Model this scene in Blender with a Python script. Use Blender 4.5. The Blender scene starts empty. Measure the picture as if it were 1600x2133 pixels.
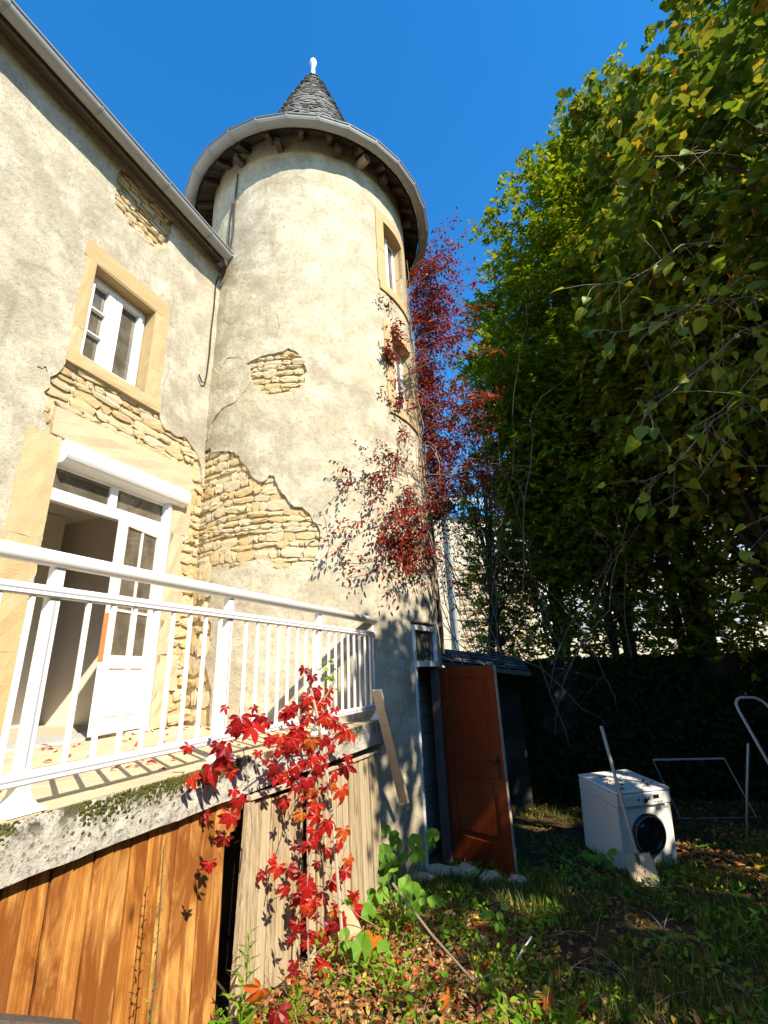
import bpy, bmesh, math, random
import numpy as np
from mathutils import Vector, Matrix, geometry, noise
random.seed(7); rng = np.random.default_rng(7)
sc = bpy.context.scene
COL = sc.collection

# ------------------------------------------------------------------ camera
TH, RHO, FPX = math.radians(18.616), math.radians(2.356), 983.27
Fv = Vector((0, math.cos(TH), math.sin(TH))); r0 = Vector((1, 0, 0)); u0 = Vector((0, -math.sin(TH), math.cos(TH)))
Rv = math.cos(RHO)*r0 - math.sin(RHO)*u0; Uv = math.sin(RHO)*r0 + math.cos(RHO)*u0
cd = bpy.data.cameras.new('camera'); cam = bpy.data.objects.new('camera', cd); COL.objects.link(cam)
cam.matrix_world = Matrix(((Rv.x, Uv.x, -Fv.x, 0), (Rv.y, Uv.y, -Fv.y, 0), (Rv.z, Uv.z, -Fv.z, 2.1), (0, 0, 0, 1)))
cd.sensor_fit = 'VERTICAL'; cd.sensor_height = 24.0; cd.lens = FPX/2133*24.0; cd.clip_start = 0.05; cd.clip_end = 800
sc.camera = cam

# ------------------------------------------------------------------ sky and sun
SUN_AZ, SUN_EL = 36.0, 41.5          # azimuth east of due -Y, elevation
w = bpy.data.worlds.new('World'); sc.world = w; w.use_nodes = True
nt = w.node_tree; nt.nodes.clear()
sky = nt.nodes.new('ShaderNodeTexSky'); sky.sky_type = 'NISHITA'; sky.sun_disc = False
sky.sun_elevation = math.radians(SUN_EL); sky.sun_rotation = math.radians(180-SUN_AZ)
sky.air_density = 1.3; sky.dust_density = 0.2; sky.ozone_density = 5.0; sky.altitude = 300
hs = nt.nodes.new('ShaderNodeHueSaturation'); hs.inputs['Saturation'].default_value = 1.31
bg = nt.nodes.new('ShaderNodeBackground'); bg.inputs['Strength'].default_value = 0.15
out = nt.nodes.new('ShaderNodeOutputWorld')
nt.links.new(sky.outputs[0], hs.inputs['Color']); nt.links.new(hs.outputs[0], bg.inputs[0]); nt.links.new(bg.outputs[0], out.inputs[0])
sl = bpy.data.lights.new('sun', 'SUN'); sl.energy = 5.0; sl.angle = math.radians(0.53); sl.color = (1.0, 0.90, 0.74)
so = bpy.data.objects.new('sun', sl); COL.objects.link(so)
sdir = Vector((math.sin(math.radians(SUN_AZ))*math.cos(math.radians(SUN_EL)), -math.cos(math.radians(SUN_AZ))*math.cos(math.radians(SUN_EL)), math.sin(math.radians(SUN_EL))))
so.rotation_euler = sdir.to_track_quat('Z', 'Y').to_euler(); so.location = sdir*40
sc.view_settings.view_transform = 'Standard'; sc.view_settings.look = 'None'; sc.view_settings.gamma = 1.0
sc.view_settings.exposure = 0.92; sc.view_settings.use_curve_mapping = False

# ------------------------------------------------------------------ frames
WD = Vector((0.37276, 0.92793, 0)); WN = Vector((0.92793, -0.37276, 0))   # along the house wall / out of it
WALLROT = math.atan2(WD.y, WD.x)
HW = -4.25
def W(s, n, z): return WD*s + WN*n + Vector((0, 0, z))
def tc(z):
    k = min(1, max(0, (8-z)/6)); return Vector((-1.21+.1*k, 7.02-.03*k, 0)), 1.80+.03*k
def T(a, z, dr=0.0):
    c, r = tc(z); a = math.radians(a); r += dr
    return Vector((c.x+r*math.sin(a), c.y-r*math.cos(a), z))
def gz(x, y):
    h = .35-.1*(y-3.3)-.03*(x+.9)
    h = max(-.02, min(.62, h))
    return h

# ------------------------------------------------------------------ materials
MATS = {}
class NT:
    def __init__(s, name):
        m = bpy.data.materials.new(name); m.use_nodes = True; s.m = m; s.t = m.node_tree; s.t.nodes.clear()
        s.out = s.n('ShaderNodeOutputMaterial'); s.p = s.n('ShaderNodeBsdfPrincipled'); s.l(s.p.outputs[0], s.out.inputs[0])
        s.tc = s.n('ShaderNodeTexCoord'); s.co = s.tc.outputs['Object']
    def n(s, k, **kw):
        x = s.t.nodes.new(k)
        for a, b in kw.items(): setattr(x, a, b)
        return x
    def l(s, a, b): s.t.links.new(a, b)
    def mapping(s, scale=(1, 1, 1), src=None, rnd=False, rot=(0,0,0)):
        m = s.n('ShaderNodeMapping'); m.inputs['Scale'].default_value = scale; m.inputs['Rotation'].default_value = rot
        s.l(src or s.co, m.inputs['Vector'])
        if rnd:
            oi = s.n('ShaderNodeObjectInfo'); mu = s.n('ShaderNodeMath', operation='MULTIPLY'); mu.inputs[1].default_value = 37.0
            s.l(oi.outputs['Random'], mu.inputs[0]); s.l(mu.outputs[0], m.inputs['Location'])
        return m.outputs[0]
    def noise(s, scale, detail=4, rough=.6, vec=None, dist=0):
        x = s.n('ShaderNodeTexNoise'); x.inputs['Scale'].default_value = scale; x.inputs['Detail'].default_value = detail
        x.inputs['Roughness'].default_value = rough; x.inputs['Distortion'].default_value = dist
        s.l(vec or s.co, x.inputs['Vector']); return x.outputs['Fac']
    def vor(s, scale, vec=None, feature='F1'):
        x = s.n('ShaderNodeTexVoronoi'); x.feature = feature; x.inputs['Scale'].default_value = scale; s.l(vec or s.co, x.inputs['Vector'])
        return x
    def ramp(s, fac, stops):
        r = s.n('ShaderNodeValToRGB'); e = r.color_ramp.elements
        while len(e) < len(stops): e.new(.5)
        for i, (p, c) in enumerate(stops):
            e[i].position = p; e[i].color = (c[0], c[1], c[2], 1) if not isinstance(c, (int, float)) else (c, c, c, 1)
        s.l(fac, r.inputs[0]); return r.outputs[0]
    def mix(s, fac, a, b, mode='MIX'):
        m = s.n('ShaderNodeMix', data_type='RGBA', blend_type=mode)
        for i, v in ((0, fac), (6, a), (7, b)):
            if isinstance(v, (int, float)): m.inputs[i].default_value = v if i == 0 else (v, v, v, 1)
            elif isinstance(v, tuple): m.inputs[i].default_value = (*v, 1)
            else: s.l(v, m.inputs[i])
        return m.outputs[2]
    def math(s, op, a, b=None):
        m = s.n('ShaderNodeMath', operation=op)
        for i, v in ((0, a), (1, b)):
            if v is None: continue
            if isinstance(v, (int, float)): m.inputs[i].default_value = v
            else: s.l(v, m.inputs[i])
        return m.outputs[0]
    def color(s, v):
        if isinstance(v, tuple): s.p.inputs['Base Color'].default_value = (*v, 1)
        else: s.l(v, s.p.inputs['Base Color'])
    def bump(s, h, strength=.5, dist=.01, prev=None):
        b = s.n('ShaderNodeBump'); b.inputs['Strength'].default_value = strength; b.inputs['Distance'].default_value = dist
        s.l(h, b.inputs['Height'])
        if prev is not None: s.l(prev, b.inputs['Normal'])
        s.l(b.outputs[0], s.p.inputs['Normal']); return b.outputs[0]
    def rough(s, v, spec=.3):
        if isinstance(v, (int, float)): s.p.inputs['Roughness'].default_value = v
        else: s.l(v, s.p.inputs['Roughness'])
        s.p.inputs['Specular IOR Level'].default_value = spec
    def pos(s, axis='Z'):
        g = s.n('ShaderNodeNewGeometry'); x = s.n('ShaderNodeSeparateXYZ'); s.l(g.outputs['Position'], x.inputs[0]); return x.outputs[axis]
    def wpos(s):
        g = s.n('ShaderNodeNewGeometry'); return g.outputs['Position']
    def island(s):
        g = s.n('ShaderNodeNewGeometry'); return g.outputs['Random Per Island']
    def objrand(s):
        return s.n('ShaderNodeObjectInfo').outputs['Random']

def m_render(name, base, dark, light, grit=1.0, st=.55):
    a = NT(name); wp = a.wpos()
    big = a.noise(.7, 5, .62, wp, .6); mid = a.noise(3.1, 6, .65, wp); fine = a.noise(42, 5, .7, wp); speck = a.noise(95, 3, .6, wp)
    c = a.mix(a.ramp(big, [(.36, 0.0), (.66, 1.0)]), dark, base)
    c = a.mix(a.ramp(mid, [(.44, 0.0), (.66, .8)]), c, light)
    c = a.mix(a.ramp(a.noise(1.15, 7, .7, a.mapping((1, 1, 1.3), wp), 1.0), [(.48, 0.0), (.68, .55)]), c, tuple(x*.74 for x in dark))
    c = a.mix(a.ramp(a.noise(19, 5, .75, wp), [(.50, 0.0), (.66, .5)]), c, tuple(x*.6 for x in dark))
    streak = a.noise(1.0, 5, .6, a.mapping((5, 5, .5), wp))
    c = a.mix(a.ramp(streak, [(.56, 0.0), (.75, st)]), c, tuple(x*.62 for x in dark))
    c = a.mix(a.ramp(speck, [(.55, 0.0), (.66, .55)]), c, tuple(x*.5 for x in dark))
    a.color(c); a.rough(.95, .1)
    h = a.mix(.5, fine, a.noise(16, 4, .6, wp))
    b = a.bump(h, .65*grit, .022)
    return a.m
MATS['render'] = m_render('lime_render', (.535, .48, .35), (.37, .33, .245), (.66, .61, .48), 1.0, .65)
MATS['render_tower'] = m_render('tower_render', (.55, .485, .34), (.37, .325, .23), (.68, .62, .47), 1.0, .4)
MATS['scratch'] = m_render('scratch_coat', (.60, .53, .38), (.48, .42, .30), (.70, .63, .48), 1.8, .2)
def m_stone(name, cols, bumpd=.02, sc_=9):
    a = NT(name); v = a.mapping((1, 1, 1), rnd=True)
    r = a.ramp(a.objrand(), [(i/(len(cols)-1), c) for i, c in enumerate(cols)])
    n1 = a.noise(sc_, 6, .65, v); n2 = a.noise(60, 4, .7, v)
    c = a.mix(a.ramp(n1, [(.3, .3), (.7, 0.0)]), r, tuple(x*.62 for x in cols[0]))
    c = a.mix(a.ramp(n2, [(.55, 0.0), (.75, .5)]), c, (.62, .55, .40))
    a.color(c); a.rough(.92, .15); a.bump(a.mix(.5, n1, n2), .9, bumpd); return a.m
MATS['stone'] = m_stone('rubble_stone', [(.70, .53, .27), (.64, .46, .22), (.74, .61, .36), (.66, .55, .36), (.78, .68, .46)])
MATS['mortar'] = m_render('earth_mortar', (.60, .48, .28), (.50, .38, .20), (.70, .59, .38), 1.6, .2)
MATS['dressed'] = m_stone('dressed_sandstone', [(.53, .39, .20), (.49, .36, .18), (.57, .44, .25)], .014, 5)
MATS['lintel'] = m_stone('pale_sandstone', [(.52, .43, .28), (.56, .46, .30)], .018, 6)
def m_paint(name, col, rough=.35, dirt=.25, bs=.0015):
    a = NT(name); wp = a.wpos()
    n1 = a.noise(7, 6, .7, wp); n2 = a.noise(60, 4, .6, wp)
    c = a.mix(a.ramp(n1, [(.52, 0.0), (.8, dirt)]), col, tuple(x*.62 for x in col))
    c = a.mix(a.ramp(n2, [(.62, 0.0), (.75, dirt)]), c, tuple(x*.45 for x in col))
    a.color(c); a.rough(a.ramp(n1, [(.3, rough), (.8, min(1, rough+.25))]), .4); a.bump(n2, .25, bs); return a.m
MATS['white'] = m_paint('white_paint', (.80, .78, .74)); MATS['pvc'] = m_paint('white_pvc', (.82, .82, .80), .3, .12)
MATS['cream'] = m_paint('cream_door_paint', (.76, .72, .62), .45, .3)
MATS['appliance'] = m_paint('white_enamel', (.78, .74, .66), .28, .15)
MATS['zinc'] = m_paint('grey_zinc', (.34, .345, .34), .5, .35); MATS['zinc_dark'] = m_paint('weathered_zinc', (.25, .265, .265), .5, .4)
MATS['black'] = m_paint('black_plastic', (.012, .012, .014), .2, .2); MATS['grey_metal'] = m_paint('grey_aluminium', (.50, .50, .48), .35, .3)
MATS['blackboard'] = m_paint('matt_black_board', (.006, .005, .004), .9, .0); MATS['blackboard'].node_tree.nodes['Principled BSDF'].inputs['Specular IOR Level'].default_value = .02
MATS['cable'] = m_paint('black_cable', (.03, .028, .025), .6, .3)
MATS['greyline'] = m_paint('grey_trim', (.35, .36, .38), .4, .1)
def m_wood(name, stops, sc_=1.0, rough=.6, knots=True, sat=.4, bd=.006, blotch=None):
    a = NT(name); v = a.mapping((38*sc_, 38*sc_, 1.6*sc_), rnd=True); v2 = a.mapping((1, 1, 1), rnd=True)
    g = a.noise(1.0, 6, .65, v, 1.2); g2 = a.noise(2.6, 5, .7, v, .4)
    c = a.ramp(g, stops)
    c = a.mix(a.ramp(g2, [(.5, 0.0), (.62, sat)]), c, tuple(x*.45 for x in stops[0][1]))
    c = a.mix(a.math('MULTIPLY', a.objrand(), .6), c, stops[-1][1])
    if blotch:
        b = a.noise(1.0, 6, .65, a.mapping((5, 5, 1.7), rnd=True), .8)
        c = a.mix(a.ramp(b, [(.38, 0.0), (.56, .9)]), c, blotch, 'MIX')
    if knots:
        k = a.vor(1.0, a.mapping((5.5, 5.5, 2.2), rnd=True)); f = a.ramp(k.outputs['Distance'], [(.04, .9), (.13, 0.0)])
        c = a.mix(f, c, tuple(x*.35 for x in stops[0][1]))
    a.color(c); a.rough(rough, .3); a.bump(a.mix(.5, g, g2), .6, bd); return a.m
MATS['orange_wood'] = m_wood('varnished_pine', [(.3, (.30, .10, .018)), (.5, (.50, .21, .045)), (.72, (.74, .42, .13))], .8, .42, True, .3, .003, (.20, .058, .012))
MATS['grey_wood'] = m_wood('weathered_board', [(.3, (.22, .15, .085)), (.5, (.40, .30, .17)), (.72, (.55, .45, .29))], .9, .85, False, .8, .012)
MATS['red_door'] = m_wood('red_brown_door', [(.3, (.14, .020, .005)), (.5, (.18, .030, .008)), (.7, (.22, .042, .011))], .5, .33, False, .2, .002)
MATS['dark_wood'] = m_wood('dark_timber', [(.3, (.055, .042, .032)), (.5, (.09, .07, .052)), (.7, (.14, .11, .085))], .6, .85, False, .5, .008)
MATS['pale_wood'] = m_wood('pale_timber', [(.3, (.34, .27, .18)), (.5, (.46, .38, .27)), (.7, (.58, .50, .38))], .8, .8, False, .5, .006)
def m_bark():
    a = NT('bark'); wp = a.wpos(); n1 = a.noise(1, 6, .7, a.mapping((30, 30, 6), wp)); n2 = a.noise(4, 4, .6, wp)
    c = a.ramp(n1, [(.35, (.035, .028, .02)), (.6, (.10, .085, .06))]); c = a.mix(a.ramp(n2, [(.55, 0.0), (.7, .6)]), c, (.08, .09, .035))
    a.color(c); a.rough(.95, .1); a.bump(n1, .9, .02); return a.m
MATS['bark'] = m_bark(); MATS['twig'] = m_paint('pale_twig', (.27, .215, .15), .8, .4)
def m_leaf(name, stops, rough=.5, trans=.45, byobj=False, spec=.18):
    a = NT(name); r = a.objrand() if byobj else a.island()
    c = a.ramp(r, stops)
    n = a.noise(30, 3, .6); c = a.mix(a.ramp(n, [(.4, 0.0), (.75, .35)]), c, tuple(x*.5 for x in stops[0][1]))
    a.color(c); a.rough(rough, spec)
    tr = a.n('ShaderNodeBsdfTranslucent'); c2 = a.mix(1.0, c, (1.5, 1.35, .7), 'MULTIPLY'); a.l(c2, tr.inputs[0])
    mx = a.n('ShaderNodeMixShader'); mx.inputs[0].default_value = trans
    a.l(a.p.outputs[0], mx.inputs[1]); a.l(tr.outputs[0], mx.inputs[2]); a.l(mx.outputs[0], a.out.inputs[0]); return a.m
MATS['hornbeam'] = m_leaf('hornbeam_leaf', [(0, (.09, .15, .008)), (.5, (.18, .25, .010)), (.85, (.30, .34, .015)), (1, (.38, .34, .02))])
MATS['lime'] = m_leaf('lime_leaf', [(0, (.055, .11, .012)), (.45, (.12, .18, .018)), (.8, (.20, .23, .03)), (.93, (.34, .30, .03)), (1, (.36, .20, .02))], .4, .4)
MATS['bract'] = m_leaf('lime_bract', [(0, (.38, .17, .03)), (1, (.50, .26, .06))], .6, .4)
MATS['creeper'] = m_leaf('red_creeper_leaf', [(0, (.20, .010, .012)), (.4, (.40, .014, .014)), (.8, (.50, .022, .014)), (.93, (.52, .045, .014)), (1, (.50, .13, .02))], .4, .35, True, .4)
MATS['orange_leaf'] = m_leaf('orange_creeper_leaf', [(0, (.50, .10, .02)), (1, (.55, .18, .02))], .4, .4, True)
MATS['wallvine'] = m_leaf('dark_red_leaf', [(0, (.06, .014, .012)), (.4, (.16, .018, .014)), (.8, (.30, .028, .016)), (1, (.40, .07, .02))], .45, .3)
MATS['plantleaf'] = m_leaf('fresh_green_leaf', [(0, (.09, .22, .012)), (.6, (.17, .33, .018)), (1, (.30, .42, .03))], .45, .4)
MATS['ivy'] = m_leaf('ivy_leaf', [(0, (.012, .026, .008)), (1, (.035, .06, .015))], .85, .15, False, .02)
MATS['grass'] = m_leaf('grass_blade', [(0, (.045, .09, .010)), (.5, (.09, .15, .014)), (.8, (.20, .26, .04)), (1, (.42, .36, .14))], .6, .35)
MATS['litter'] = m_leaf('dry_leaf', [(0, (.09, .045, .02)), (.35, (.20, .10, .035)), (.6, (.34, .20, .07)), (.8, (.34, .12, .025)), (.92, (.46, .34, .06)), (1, (.36, .05, .02))], .7, .25)
MATS['fallen'] = m_leaf('fallen_red_leaf', [(0, (.40, .03, .02)), (.5, (.45, .08, .02)), (.8, (.36, .14, .04)), (1, (.22, .10, .04))], .6, .25, True)
MATS['moss'] = m_leaf('moss', [(0, (.035, .04, .008)), (.5, (.07, .075, .012)), (1, (.12, .11, .02))], .95, 0.0)
MATS['yellowleaf'] = m_leaf('yellow_leaf', [(0, (.62, .44, .02)), (1, (.62, .40, .02))], .5, .3, True)
def m_soil():
    a = NT('garden_soil'); wp = a.wpos(); n1 = a.noise(2.2, 6, .7, wp); n2 = a.noise(35, 5, .7, wp)
    c = a.ramp(n1, [(.35, (.035, .026, .015)), (.5, (.075, .05, .025)), (.68, (.05, .055, .018))]); c = a.mix(a.ramp(n2, [(.5, 0.0), (.7, .6)]), c, (.28, .19, .10))
    a.color(c); a.rough(1, .05); a.bump(a.mix(.5, n1, n2), 1, .04); return a.m
MATS['soil'] = m_soil()
def m_slabedge():
    a = NT('lichened_concrete'); wp = a.wpos(); n1 = a.noise(5, 6, .7, wp); n2 = a.noise(38, 5, .75, wp); n3 = a.noise(11, 5, .65, wp)
    c = a.ramp(n1, [(.3, (.34, .31, .25)), (.55, (.58, .55, .47)), (.75, (.66, .63, .55))])
    c = a.mix(a.ramp(n2, [(.52, 0.0), (.60, .85)]), c, (.16, .15, .115))
    z = a.n('ShaderNodeMapRange'); z.inputs[1].default_value = 1.42; z.inputs[2].default_value = 1.62; a.l(a.pos(), z.inputs[0])
    f = a.math('MULTIPLY', a.ramp(n3, [(.47, 0.0), (.56, 1.0)]), a.ramp(z.outputs[0], [(.35, 0.0), (.85, .9)]))
    c = a.mix(f, c, (.065, .06, .025)); a.color(c); a.rough(.97, .1); a.bump(a.mix(.5, n1, n2), 1, .02); return a.m
MATS['slabedge'] = m_slabedge()
def m_tile():
    a = NT('beige_terrace_tile'); n1 = a.noise(4, 5, .6, a.wpos()); n2 = a.noise(50, 4, .6, a.wpos())
    c = a.ramp(a.objrand(), [(0, (.50, .40, .26)), (1, (.58, .47, .31))]); c = a.mix(a.ramp(n1, [(.4, 0.0), (.75, .5)]), c, (.34, .27, .18))
    a.color(c); a.rough(.75, .3); a.bump(n2, .3, .003); return a.m
MATS['tile'] = m_tile()
def m_slate():
    a = NT('old_slate'); c = a.ramp(a.objrand(), [(0, (.07, .072, .075)), (.4, (.14, .145, .14)), (.75, (.20, .195, .18)), (1, (.32, .31, .27))])
    n = a.noise(9, 6, .7, a.wpos()); c = a.mix(a.ramp(n, [(.5, 0.0), (.65, .7)]), c, (.34, .33, .28)); n2 = a.noise(40, 4, .6, a.wpos())
    c = a.mix(a.ramp(n2, [(.55, 0.0), (.7, .6)]), c, (.05, .05, .045)); a.color(c); a.rough(.8, .3); a.bump(n2, .6, .01); return a.m
MATS['slate'] = m_slate()
MATS['block'] = m_render('grey_blockwork', (.42, .415, .39), (.30, .29, .27), (.50, .49, .46), .8, .4)
MATS['base_concrete'] = m_render('grey_render', (.30, .28, .23), (.20, .19, .16), (.38, .355, .30), .7, .4)
MATS['plaster'] = m_paint('beige_plaster', (.80, .74, .62), .9, .15); MATS['plaster_grey'] = m_paint('grey_plaster', (.72, .68, .61), .9, .2)
MATS['neigh'] = m_render('cream_render', (.66, .58, .43), (.52, .45, .33), (.74, .67, .52), .5, .2)
MATS['neighstone'] = m_stone('cream_wall_stone', [(.58, .45, .27), (.44, .32, .18), (.68, .56, .37)], .02, 6)
MATS['neighroof'] = m_paint('grey_slate_roof', (.30, .32, .36), .6, .3)
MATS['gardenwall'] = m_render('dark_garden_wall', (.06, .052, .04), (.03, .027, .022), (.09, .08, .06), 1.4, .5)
def m_glass(name='window_glass', tint=(.82, .86, .84), t=.72, refl_tone=0):
    a = NT(name); g = a.n('ShaderNodeBsdfGlossy'); g.inputs['Roughness'].default_value = .03; g.inputs['Color'].default_value = (.9, .9, .9, 1)
    tr = a.n('ShaderNodeBsdfTransparent'); tr.inputs[0].default_value = (*tint, 1)
    fr = a.n('ShaderNodeFresnel'); fr.inputs[0].default_value = 1.5
    n = a.noise(3, 2, .5); b = a.n('ShaderNodeBump'); b.inputs['Strength'].default_value = .06; a.l(n, b.inputs['Height']); a.l(b.outputs[0], g.inputs['Normal'])
    f = a.math('ADD', fr.outputs[0], 1-t-.2); mx = a.n('ShaderNodeMixShader'); a.l(f, mx.inputs[0]); a.l(tr.outputs[0], mx.inputs[1]); a.l(g.outputs[0], mx.inputs[2])
    df = a.n('ShaderNodeBsdfDiffuse'); a.l(a.ramp(a.noise(6, 4, .6, a.wpos()), [(.4, (.20, .17, .12)), (.65, (.36, .31, .23))]), df.inputs[0])
    m2 = a.n('ShaderNodeMixShader'); m2.inputs[0].default_value = refl_tone; a.l(mx.outputs[0], m2.inputs[1]); a.l(df.outputs[0], m2.inputs[2])
    a.l(m2.outputs[0], a.out.inputs[0]); return a.m
MATS['reflglass'] = m_glass('reflection_toned_pane', (.5, .48, .43), .74, .4)  # beige diffuse layer paints in brownish reflection and a paler room behind
MATS['darkglass'] = m_paint('dark_glass', (.01, .012, .02), .08, .1)

# ------------------------------------------------------------------ mesh helpers
LOC = {}
def link(o, parent=None, loc=(0, 0, 0)):
    COL.objects.link(o); loc = Vector(loc); LOC[o] = loc
    if parent is not None: o.parent = parent; o.location = loc-LOC[parent]
    else: o.location = loc
    return o
def tag(o, label=None, cat=None, group=None, kind=None):
    if label: o['label'] = label
    if cat: o['category'] = cat
    if group: o['group'] = group
    if kind: o['kind'] = kind
    return o
def thing(name, label, cat, loc, group=None):
    o = bpy.data.objects.new(name, None); o.empty_display_size = .1; link(o, None, loc); return tag(o, label, cat, group)
class M:
    def __init__(s): s.v = []; s.f = []
    def add(s, vs, fs):
        b = len(s.v); s.v += [Vector(x) for x in vs]; s.f += [tuple(i+b for i in f) for f in fs]; return s
    def hexa(s, p):   # 8 points: bottom 4 ccw, top 4 ccw
        return s.add(p, [(3, 2, 1, 0), (4, 5, 6, 7), (0, 1, 5, 4), (1, 2, 6, 5), (2, 3, 7, 6), (3, 0, 4, 7)])
    def wbox(s, s0, s1, n0, n1, z0, z1):   # box in house wall frame
        return s.hexa([W(s0, n1, z0), W(s1, n1, z0), W(s1, n0, z0), W(s0, n0, z0), W(s0, n1, z1), W(s1, n1, z1), W(s1, n0, z1), W(s0, n0, z1)][::1]) if n0 < n1 else s.wbox(s0, s1, n1, n0, z0, z1)
    def box(s, x0, x1, y0, y1, z0, z1, mat=None):
        p = [Vector(q) for q in ((x0, y0, z0), (x1, y0, z0), (x1, y1, z0), (x0, y1, z0), (x0, y0, z1), (x1, y0, z1), (x1, y1, z1), (x0, y1, z1))]
        if mat: p = [mat @ q for q in p]
        return s.hexa(p)
    def bar(s, a, b, wd, ht, up=Vector((0, 0, 1))):
        a = Vector(a); b = Vector(b); d = (b-a).normalized(); x = d.cross(up)
        if x.length < 1e-3: x = d.cross(Vector((1, 0, 0)))
        x.normalize(); y = x.cross(d)
        q = [(-1, -1), (1, -1), (1, 1), (-1, 1)]
        return s.hexa([a+x*i*wd/2+y*j*ht/2 for i, j in q]+[b+x*i*wd/2+y*j*ht/2 for i, j in q])
    def tube(s, pts, r, k=8, cap=True):
        pts = [Vector(p) for p in pts]; n = len(pts); rs = r if isinstance(r, (list, tuple)) else [r]*n
        b = len(s.v); ux = None
        for i, p in enumerate(pts):
            d = (pts[min(i+1, n-1)]-pts[max(i-1, 0)]).normalized()
            if ux is None: ux = d.orthogonal().normalized()
            else:
                ux = ux-d*ux.dot(d)
                ux = ux.normalized() if ux.length > 1e-4 else d.orthogonal().normalized()
            uy = d.cross(ux)
            for j in range(k):
                t = 2*math.pi*j/k; s.v.append(p+(ux*math.cos(t)+uy*math.sin(t))*rs[i])
        for i in range(n-1):
            for j in range(k): s.f.append((b+i*k+j, b+i*k+(j+1) % k, b+(i+1)*k+(j+1) % k, b+(i+1)*k+j))
        if cap: s.f.append(tuple(b+j for j in range(k))[::-1]); s.f.append(tuple(b+(n-1)*k+j for j in range(k)))
        return s
    def lathe(s, prof, c, k=24, axis=None, ang=(0, 360), close=True):
        b = len(s.v); full = abs(ang[1]-ang[0]-360) < 1e-6; m = k if full else k+1
        for (r, z) in prof:
            for j in range(m):
                t = math.radians(ang[0]+(ang[1]-ang[0])*j/k); p = Vector((r*math.sin(t), -r*math.cos(t), z))
                s.v.append((axis @ p if axis else p)+Vector(c))
        for i in range(len(prof)-1):
            for j in range(k):
                a = j; e = (j+1) % m
                s.f.append((b+i*m+a, b+i*m+e, b+(i+1)*m+e, b+(i+1)*m+a))
        return s
    def obj(s, name, mat, parent=None, smooth=False, bevel=0, label=None, kind=None, fix=True, flatorig=True):
        c = Vector((0, 0, 0))
        if s.v:
            xs = np.array([tuple(v) for v in s.v]); c = Vector((xs.min(0)+xs.max(0))/2)
        me = bpy.data.meshes.new(name); me.from_pydata([v-c for v in s.v], [], s.f)
        bm = bmesh.new(); bm.from_mesh(me)
        if fix: bmesh.ops.recalc_face_normals(bm, faces=bm.faces)
        if bevel: bmesh.ops.bevel(bm, geom=[e for e in bm.edges if len(e.link_faces) == 2 and e.calc_face_angle(0) > .5], offset=bevel, segments=1, affect='EDGES', profile=.5)
        bm.to_mesh(me); bm.free()
        if smooth: me.polygons.foreach_set('use_smooth', [True]*len(me.polygons))
        m = MATS[mat] if isinstance(mat, str) else mat
        me.materials.append(m); o = bpy.data.objects.new(name, me); link(o, parent, c)
        return tag(o, label, None, None, kind)
def inst(src, parent, loc, rot=(0, 0, 0), scale=(1, 1, 1), name=None):   # copy that shares the mesh
    o = bpy.data.objects.new(name or src.name, src if isinstance(src, bpy.types.Mesh) else src.data)
    link(o, parent, loc); o.rotation_euler = rot; o.scale = scale; return o

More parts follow.
